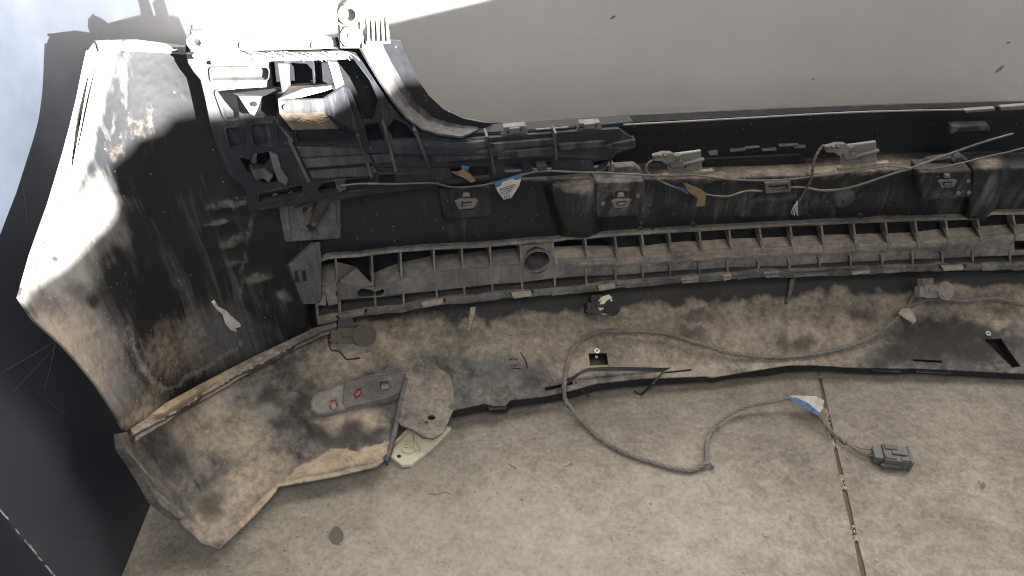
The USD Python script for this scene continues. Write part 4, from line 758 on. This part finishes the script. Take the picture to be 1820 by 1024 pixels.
# ------------------------------------------------------------------ number plate lamps
def lamp(o, s):
    o = np.array(o, float); Q = lambda pts: o + np.array(pts, float) * s
    v, f, uv = prism(Q([(0, 4), (60, -4), (62, 34), (2, 42)]), .006, .004, cham=1.5); pt = obj('number_plate_lamp', (v, f), LEN, B, (.35, .2, 0))
    v, f, uv = prism(Q([(4, 8), (24, 4), (24, 12), (10, 15), (26, 16), (28, 22), (6, 26)]), .017, .007, cham=1); obj('lamp_holder', (v, f), LG, pt, (.2, .2, 0))
    v, f, uv = prism(Q([(8, 25), (66, 11), (66, 14.5), (9, 29)]), .018, .006, cham=.8); obj('lamp_spring', (v, f), LG, pt, (.1, .2, 0))
    v, f, uv = prism(Q([(-26, 5), (-8, 0), (6, 0), (14, 4), (14, 16), (-4, 20), (-10, 15), (-24, 14)]), .018, .006, cham=1.4); obj('lamp_connector', (v, f), CN, pt, (.3, .2, 0))
    for k in range(3): v, f, uv = prism(Q([(-22 + 8 * k, 5), (-17 + 8 * k, 4), (-17 + 8 * k, 8), (-22 + 8 * k, 9)]), .0225, .003, cham=.6); obj('connector_latch', (v, f), LG, pt)
    c = hit([o + np.array([38, 24]) * s], .0125)[0]; obj('lamp_stud', disc(c, outward(c[None])[0], .0045, .004, 16), LG, pt, (.2, .2, 0))
    v, f, uv = prism(Q([(-6, 40), (82, 31), (84, 37), (-4, 47)]), .012, .006, cham=1); obj('lamp_seat', (v, f), PL, pt, (.5, .4, 0))
lamp((1186, 272), 1.0); lamp((1494, 256), 1.05)

# ------------------------------------------------------------------ parking sensors on the valance
def sensor(u, v_, r, mat, cap, dirt, ax):
    c = hit([(u, v_)], .050, True)[0]; m = mpp(c); a = np.array(ax, float); a /= np.linalg.norm(a); R_ = r * m
    base = c - a * .022; pt = obj('parking_sensor', rod(base - a * .012, c, R_, 22), mat, B, dirt, 40)
    obj('sensor_cap', ring(c + a * .0002, a, R_ * 1.1, R_ * .82, .004), mat, pt, dirt)
    obj('sensor_face', disc(c + a * .001, a, R_ * .8, .002, 20), PLd if cap is None else cap, pt, dirt)
    w = hit([(u - 1, v_)], .030, True)[0] - c; x = -np.array([1., .12, -.06]); x /= np.linalg.norm(x); y = np.cross(a, x); y /= np.linalg.norm(y)
    def bx(o, e, name, mt): q = [c + x * (o[0] + i * e[0]) + y * (o[1] + j * e[1]) + a * (o[2] + k * e[2]) for i in (-1, 1) for j in (-1, 1) for k in (-1, 1)]; obj(name, hull(q), mt, pt, dirt)
    bx((R_ * 1.5, 0, -.008), (R_ * 1.0, R_ * .75, .008), 'sensor_body', mat); bx((R_ * 2.5, 0, -.008), (R_ * .55, R_ * .62, .0065), 'sensor_plug', mat); bx((R_ * 2.9, R_ * .3, -.004), (R_ * .35, R_ * .12, .003), 'plug_latch', mat); bx((R_ * 1.6, -R_ * .2, .001), (R_ * .5, R_ * .2, .003), 'body_rib', mat); bx((R_ * 1.6, -R_ * 1.05, -.014), (R_ * .7, R_ * .5, .006), 'sensor_foot', PLd)
    return pt
sensor(648, 596, 19, SN, SN, (.12, .10, 0), (.35, -.55, .55)); s2 = sensor(1088, 546, 14.5, PL, PLd, (.1, .15, 0), (.3, -.6, .55)); sensor(1679, 517, 15, CN, CN, (.35, .3, 0), (.2, -.6, .55))
v, f, uv = prism(P('1062,546 1070,534 1084,529 1090,534 1080,545 1079,560 1068,559'), .050, .008, True); obj('sensor_sleeve', (v, f), CR, s2)
obj('sensor_wire', tube(hit(smoothline(P('582,585 583,600 587,625 600,622 612,634 615,640 640,636'), 40), .010, True), .0011, 6), BLK, B)
# torn plastic leaves and hooks under the beam
for (q, mt, dirt) in (('836,546 846,545 844,560 836,585 831,588 833,566', GR, (.85, .3, 0)), ('1404,496 1414,494 1408,520 1400,540 1396,538 1402,515', PL, (.25, .3, 0))): v, f, uv = prism(P(q), .012, .004, True); obj('plastic_leaf', (v, f), mt, B, dirt)

# ------------------------------------------------------------------ reflector housing
POD = P('552,716 553,729 561,735 577,736.5 612,728 690,710 706,703 713,684 722,662 702,661 668,665 646,669 620,676 604,683 588,690 566,698 556,706')
v, f, uv = prism(rrect(POD, 3), .024, .026, True, cham=4, step=8, holes=[rrect(P('586,712 597,710 599,722 589,724'), 1.5), P('629,702 634,692 641,690 643,697 637,706 632,708'), rrect(P('675,680 690,677 690,689 676,692'), 1.5)])
pod = obj('reflector_housing', (v, f), MU, B, (.28, .5, 0))
v, f, uv = prism(P('612,676 648,670 704,662 720,663 708,700 690,708 614,726 608,715'), .0262, .004, True, cham=1.5, holes=[P('629,702 634,692 641,690 643,697 637,706 632,708'), rrect(P('675,680 690,677 690,689 676,692'), 1.5)]); obj('housing_plate', (v, f), MU, pod, (.05, .35, 0))
obj('housing_recess', facets([[(648, 675, 0.027), (676, 680, .0265), (676, 692, .0265)]]), PL, pod)
for q in ('585,711 597,708 597,718 587,721', '630,701 634,693 641,691 642,697 637,704 632,706', '676,679 689,676 689,686 677,689'): v, f, uv = prism(P(q), .016, .006, True); obj('red_fastener', (v, f), RED, pod)
for q in ('586,717 596,714 599,726 590,728', '676,686 690,682 691,690 678,694'): v, f, uv = prism(P(q), .030, .006, True); obj('fastener_clip', (v, f), LG, pod, (.4, .2, 0))
# strap through the slots
def zt(s_, z, n=50):
    q = np.array([[float(a) for a in w.split(',')] for w in s_.split()]); q = smoothline(q, n, 3); return np.vstack([hit(q[i:i + 1, :2], q[i, 2], True) for i in range(n)])
c = zt('1000,681,-.004 1018,677,.006 1028,668,.014 1042,661,.018 1060,659.5,.018 1110,659,.014 1160,660,.008 1178,661,.003 1196,659.5,-.002 1228,657,-.006', 0); d = c + np.array([0, .003, .004])
tie = thing('black_cable_tie', 'black plastic cable tie strap threaded through slots at the bumper bottom edge', 'cable tie')
obj('strap', unweld(*loft(c, d + [0, .002, 0], .0016)), BLK, tie)
obj('tie_tail', tube(np.vstack([hit([(1022, 680)], .002, True), hit([(1034, 692)], -.004, True), hit([(1047, 706)], -.004, True)]), .0022, 5), BLK, tie); obj('tie_tail', tube(np.vstack([hit([(1178, 662)], .004, True), hit([(1160, 682)], .0, True), fl([(1140, 702)], .006)]), .0022, 5), BLK, tie); obj('tie_tail', tube(np.vstack([fl([(1127, 695)], .012), fl([(1139, 703)], .006)]), .0018, 5), BLK, tie)

# ------------------------------------------------------------------ wiring
def wire(s_, n, default=.012):
    """points as u,v[,clearance[,surface]] : surface u upper skin, l valance, f floor (clearance = height)"""
    out = []
    for w in s_.split():
        a = w.split(','); q = [(float(a[0]), float(a[1]))]; h = float(a[2]) if len(a) > 2 and a[2] else default; k = a[3] if len(a) > 3 else 'u'
        out.append(fl(q, h)[0] if k == 'f' else hit(q, h, k == 'l')[0])
    p = smoothline(np.array(out), n, 3); t = np.r_[0, np.cumsum(np.linalg.norm(np.diff(p, axis=0), axis=1))]; z0 = np.zeros(n); a = np.sin(np.linspace(0, np.pi, n)) ** .3
    return p + np.stack([.0032 * a * (meshkit.fbm(np.c_[t * 28, z0 + 3.7 * k, z0 + out[0][0]], 3) - .5) for k in (1, 2, 3)], 1) * [1, 1, .5]
th = thing('wiring_harness_thin', 'thin grey wire running along the upper bumper from the left bracket to the lamps', 'wire')
obj('wire', tube(wire('606,330,.036 640,326,.036 690,327,.034 740,326,.030 771,325,.028 790,331,.024 814,334,.020 850,331,.022 880,325,.026 928,310,.030 964,303,.034 1000,305,.030 1055,307,.034 1110,309,.034 1160,312,.028 1200,312,.024 1227,310,.024 1252,313,.024 1278,317,.020 1320,320,.016 1354,321,.016 1405,319,.016 1440,315,.016 1481,310,.024 1511,305,.026 1540,300,.026 1574,294,.030 1600,297,.036 1640,301,.045 1663,300,.05 1700,292,.05 1739,282,.046 1780,273,.03 1815,264,.01 1880,250,-.01', 420), .0015, 6, rn=.35), CB, th, (.15, .3, 0), True)
obj('wire', tube(wire('1160,284,.018 1149,292,.020 1148,303,.022 1157,313,.024 1172,321,.022 1200,333,.018 1225,340,.016 1257,347,.012 1280,349.5,.012 1298,349,.012 1314,343,.012 1330,339,.012 1355,340,.012', 160), .0017, 6, rn=.4), CB, th, (.15, .35, 0), True)
obj('wire', tube(wire('1404,333,.012 1430,333,.013 1443,336,.014 1460,339,.016 1480,338,.02 1506,335,.022 1549,322,.024 1590,308,.036 1612,302,.04 1655,286,.045 1701,269,.04 1752,251,.01 1800,238,-.02', 200), .0018, 6, rn=.3), CB, th, (.2, .3, 0), True)
obj('wire', tube(wire('1464,257,.01 1452,272,.016 1445,292,.02 1444,310,.022 1440,325,.022 1428,345,.02 1419,358,.018 1412,378,.014', 120), .0014, 7, 2, 420, .0010, .3), CB, th, (.2, .2, 0), True)
for k in range(5): obj('frayed_end', tube(wire(f'1417,357,.018 {1415 + k * 2 - 5},368,.018 {1413 + k * 3 - 7},{380 + (k * 7) % 5},.016', 14), .0006, 5), HAIR, th)
obj('wire', tube(wire('1642,516,.03,l 1630,520,.03,l 1620,532,.026,l 1614,548,.022,l', 40), .0012, 6, 2, 500, .0012), CB, th, (.3, .4, 0), True)

h2 = thing('wiring_harness_thick', 'thick taped cable looping from the valance down onto the concrete to a grey plug', 'cable')
main = wire('1860,548,.02,l 1820,543,.02,l 1783,532,.022,l 1757,530,.022,l 1719,537,.02,l 1690,532,.022,l 1657,529,.024,l 1622,542,.020,l 1606,558,.018,l 1581,579,.014,l 1549,601,.010,l 1505,617,.007,l 1461,629,.006,l 1408,635,.008,l 1344,635,.010,l 1300,628,.013,l 1283,623.5,.014,l 1238,610,.016,l 1193,594,.018,l 1162,589,.019,l 1102,588,.019,l 1056,591,.019,l 1032,604,.018,l 1014,628,.015,l 1006,661,.014,l 1002,690,.014,l 1004,712,.022,f 1026,740,.010,f 1056,773,.006,f 1102,802,.0055,f 1147,819,.0055,f 1193,832,.0055,f 1223,838,.0055,f 1243,831,.007,f 1254,824,.009,f', 700)
obj('cable', tube(main, .0021, 7, 3, 190, .0018, .35), CB, h2, (.2, .42, 0), True)
obj('cable', tube(wire('1254,826,.009,f 1257,812,.010,f 1255,791,.010,f 1262,771,.012,f 1277,749,.014,f 1302,733,.016,f 1326,723,.018,f 1356,716,.022,f 1380,713,.026,f 1405,707,.028,f 1420,712,.026,f', 260), .0019, 7, 3, 210, .0016, .4), CB, h2, (.15, .45, 0), True)
obj('cable', tube(wire('1418,712,.026,f 1440,724,.022,f 1455,738,.018,f 1473,762,.012,f 1490,778,.009,f 1503,789,.008,f', 90), .0020, 7, 3, 150, .0016, .2), CB, h2, (.1, .25, 0), True)
for k in range(4): obj('plug_wire', tube(wire(f'1501,787,.008,f {1512 + k},{794 - k},.009,f {1525 + k * .5},{803.5 - k * 2.6},.010,f 1538,{808 - k * 3},.011,f 1552,{811 - k * 4},.012,f', 30), .0011, 6), (CB, CN, STR, CB)[k], h2)
for k in range(7): obj('knot_strand', tube(wire(f'{1238 + k * 3},{835 - k * 1.5},.006,f {1250 + k},{822 - k},.013,f {1262 + k % 3 * 3},{824 + k % 4 * 2},.008,f {1270 - k},{829 + k % 3 * 2},.004,f', 24), .0012, 6), CB, h2, (.2, .5, 0), True)
# grommet on the thick cable
gp = hit(P('1597,556 1604,548 1617,547 1626,556 1629,570 1624,576 1612,566 1600,562'), .03, True); g2 = hit(P('1603,561 1610,556 1620,562 1624,573'), .012, True); obj('cable_grommet', hull(np.vstack([gp, g2])), CR, h2, (.55, .4, 0), True)
# the plug, lying on the floor
o = fl([(1581, 812)], .011)[0]; ex = fl([(1612, 816)], .011)[0] - fl([(1548, 808)], .011)[0]; ex /= np.linalg.norm(ex); ez = np.array([0, 0, 1.]); ey = np.cross(ez, ex)
def pb(x0, x1, y0, y1, z0, z1, name, mt, bev=.0008):
    pts = [];
    for a in (x0, x1):
        for b in (y0, y1):
            for c in (z0, z1):
                s = np.array([bev if a == x0 else -bev, bev if b == y0 else -bev, bev if c == z0 else -bev])
                for k in range(3): e = s.copy(); e[k] = 0; q = np.array([a, b, c]) + e; pts.append(o + ex * q[0] + ey * q[1] + ez * (q[2] - .011))
    obj(name, hull(pts), mt, h2, (.05, .12, 0))
pb(-.026, -.012, -.011, .012, .003, .019, 'plug_rear', CN); pb(-.012, .028, -.015, .016, .001, .022, 'plug_body', CN); pb(.025, .030, -.0165, .0175, .000, .0235, 'plug_collar', CN); pb(-.010, .010, .005, .014, .022, .0245, 'plug_latch', LG); pb(.000, .022, -.004, .003, .022, .0255, 'plug_latch', CN); pb(-.012, .005, -.013, -.007, .022, .0242, 'plug_ridge', LG); pb(.012, .025, -.014, -.007, .022, .0243, 'plug_ridge', CN); pb(-.016, .012, -.019, -.0145, .004, .012, 'plug_side', LG); pb(-.008, .02, .0155, .0185, .006, .014, 'plug_side', CN); pb(.0298, .0305, -.013, .014, .004, .019, 'plug_mouth', BLK)

# paper tags wrapped on the wires
def flag(pts, surf, mat, parent, name, t=.0006, curl=.0, holes=()):
    q = dense(np.array([a[:2] for a in pts], float), 3); base = np.array(pts, float)
    hs = lambda w: np.array([np.average(base[:, 2], weights=1 / (((base[:, :2] - x) ** 2).sum(1) + 4) ** 1.5) for x in w])
    g = sg.Polygon(q); x0, y0, x1, y1 = g.bounds; X, Y = np.meshgrid(np.arange(x0, x1, 3), np.arange(y0, y1, 3)); r = np.c_[X.ravel(), Y.ravel()]; r = r[shapely.contains_xy(g.buffer(-1.4), r[:, 0], r[:, 1])]
    uv = np.vstack([q, r]); tr = Delaunay(uv).simplices; c = uv[tri_ := tr].mean(1); tr = tr[shapely.contains_xy(g, c[:, 0], c[:, 1])]
    h = hs(uv) + .0016 * (n2(uv, 9, 51) - .5); p3 = fl_h(uv, h) if surf == 'f' else hit(uv, h, surf == 'l'); tr = orient(p3, tr, CAM)
    n = len(uv); k = len(q); i = np.arange(k); j = (i + 1) % k; nn = np.array([0, 0, -1.]) if surf == 'f' else outward(p3).mean(0)
    V = np.vstack([p3, p3 + nn * t]); obj(name, (V, np.vstack([tr, tr[:, ::-1] + n, np.c_[i, j, n + j], np.c_[i, n + j, n + i]])), mat, parent)
def fl_h(uv, h): return np.vstack([fl(uv[i:i + 1], h[i]) for i in range(len(uv))])
flag([(880, 328, .026), (928, 312, .030), (923, 330, .034), (909, 352, .036), (895, 355, .036), (884, 340, .032)], 'u', TAGW, th, 'tag_paper'); flag([(880, 324, .0275), (929, 308, .0315), (927, 317, .033), (881, 334, .030)], 'u', TAGB, th, 'tag_band')
for k in range(5): flag([(887 + k, 336 + k * 3.3, .0345), (917 - k * 2.4, 327 + k * 3.8, .0365), (916.5 - k * 2.4, 328.2 + k * 3.8, .0365), (887.5 + k, 337.2 + k * 3.3, .0345)], 'u', TAGD, th, 'tag_print_line', .0003)
for k in range(5): flag([(893 + k * 3, 347.5, .0375), (894.3 + k * 3, 347.5, .0375), (894.3 + k * 3, 353, .0378), (893 + k * 3, 353, .0378)], 'u', TAGD, th, 'tag_print_line', .0003)
flag([(1203, 332, .020), (1214, 334, .022), (1228, 337, .024), (1222, 345, .02), (1208, 338, .018)], 'u', TAGB, th, 'tag_band'); flag([(1213, 325, .022), (1220, 326, .034), (1240, 334, .032), (1255, 343, .024), (1253, 366, .024), (1237, 367, .026), (1240, 353, .028), (1224, 341, .030)], 'u', BRN, th, 'tag_paper')
flag([(802, 305, .030), (812, 306, .034), (822, 301, .036), (835, 308, .036), (846, 321, .034), (838, 325, .034), (824, 316, .034), (810, 311, .03)], 'u', BRN, th, 'tape_flag'); flag([(820, 294, .030), (834, 296, .032), (832, 304, .032), (822, 302, .032)], 'u', TAGB, th, 'tape_flag')
flag([(1404, 703, .032), (1450, 704, .030), (1465, 712, .024), (1462, 726, .018), (1454, 738, .020), (1436, 722, .026)], 'f', TAGW, h2, 'tag_paper'); flag([(1402, 708, .034), (1414, 706, .034), (1436, 716, .032), (1457, 734, .024), (1453, 739, .022), (1432, 725, .028)], 'f', TAGB, h2, 'tag_band')

# ------------------------------------------------------------------ loose things
def crumple(pts, h, name, mat, label, cat, amp=.01):
    g = sg.Polygon(P(pts)); q = dense(P(pts), 3); x0, y0, x1, y1 = g.bounds; X, Y = np.meshgrid(np.arange(x0, x1, 2.5), np.arange(y0, y1, 2.5)); r = np.c_[X.ravel(), Y.ravel()]; r = r[shapely.contains_xy(g.buffer(-1.2), r[:, 0], r[:, 1])]
    uv = np.vstack([q, r]); tr = Delaunay(uv).simplices; c = uv[tr].mean(1); tr = tr[shapely.contains_xy(g, c[:, 0], c[:, 1])]
    d = shapely.distance(g.exterior, shapely.points(uv)); hh = h + np.minimum(d, 7) * .0012 + amp * (n2(uv, 6, 61) - .5) * (d > 0); p3 = hit(uv, hh); tr = orient(p3, tr, CAM); n = len(uv); k = len(q); i = np.arange(k); j = (i + 1) % k
    obj(name, (np.vstack([p3, p3 + outward(p3).mean(0) * .001]), np.vstack([tr, tr[:, ::-1] + n, np.c_[i, j, n + j], np.c_[i, n + j, n + i]])), mat, label=label, category=cat)
crumple('376,537 381,533 388,545 402,552 412,562 427,575 428,581 419,583 421,590 410,587 401,576 396,560 384,549', .004, 'paper_scrap', PAP, 'crumpled white paper scrap stuck to the inner left side of the bumper', 'paper scrap')
cb = thing('cream_bracket', 'cream plastic bracket lying on the floor under the bumper tongue', 'bracket')
def fz(pts, z, dz, name, mat, holes=(), cham=.8):
    v, f, uv = prism(P(pts), 0, dz, holes=holes, cham=cham, unp=lambda q, e: np.vstack([fl(q[i:i + 1], z + e) for i in range(len(q))]), nrm=np.array([0, 0, -1.])); obj(name, (v, f), mat, cb)
fz('686,806 731,768 768,760 800,757 802,760 764,799 731,826 714,827', .008, .006, 'bracket_plate', CR, [ellipse(709, 811, 4, 3, n=12)])
A = fl(resample(P('686,806 731,768'), 8), .008); obj('bracket_wall', unweld(*loft(A, fl(resample(P('690,800 733,756'), 8), .022), .002)), CR, cb); A = fl(resample(P('733,757 733,789 745,799'), 10), .020); obj('bracket_wall', unweld(*loft(A, fl(resample(P('736,764 738,792 748,800'), 10), .009), .002)), CR, cb)
c = fl([(727, 795)], .010)[0]; obj('bracket_boss', ring(c, np.array([0, 0, 1.]), .012, .008, .006), CR, cb); obj('bracket_slot', ring(fl([(722, 799)], .009)[0], np.array([0, 0, 1.]), .007, .004, .003), CR, cb); obj('bracket_screw', disc(fl([(709, 811)], .0055)[0], np.array([0, 0, 1.]), .0035, .003), BLK, cb)
obj('shard', tube(np.vstack([fl([(668, 826)], .03), fl([(684, 822)], .022), fl([(692, 816)], .012)]), .0018, 5), LG, cb)

# litter on the concrete
def curl(u, v_, L, a, name, mat, label, r=.0004):
    q = np.array([[0, 0], [L * .4, L * .12], [L * .8, -L * .06], [L, L * .1]]); c, s = np.cos(a), np.sin(a); q = q @ np.array([[c, s], [-s, c]]) + [u, v_]
    obj(name, tube(fl(smoothline(q, 14, 2), r + .0004), r, 5), mat, label=label, category='debris')
curl(905, 824, 16, .6, 'plastic_curl', BLK, 'thin black plastic curl on the concrete, left of the cable knot'); curl(1004, 829, 14, -.4, 'plastic_curl', BLK, 'short black arc of plastic on the concrete below the cable loop'); curl(660, 858, 18, 1.2, 'plastic_curl', STR, 'thin straw-coloured curl on the concrete under the sandy ledge')
pass; pass; pass; curl(760, 876, 40, -.05, 'plastic_curl', STR, 'longest straw, lying level on the concrete below the bumper tongue', .0005)
ms = []
for k in range(650):
    if k < 330: q = np.array([[rng.normal(470, 130), rng.normal(945, 50)]])
    else: q = np.array([[rng.uniform(250, 1820), rng.uniform(740, 1024)]])
    if q[0, 0] < 300 and q[0, 1] < 900: continue
    s = rng.choice([.0006, .0009, .0014, .002], p=[.45, .35, .16, .04]); c = fl(q, s * .5)[0]
    if c[0] < -.53: continue
    m = trimesh.creation.icosahedron(); m.apply_scale(s); m.vertices = m.vertices * rng.uniform(.7, 1.3, 3) + c; ms.append((np.array(m.vertices), np.array(m.faces)))
obj('grit', join(*ms), GRT, label='scattered sand grains on the concrete', category='grit', kind='stuff')
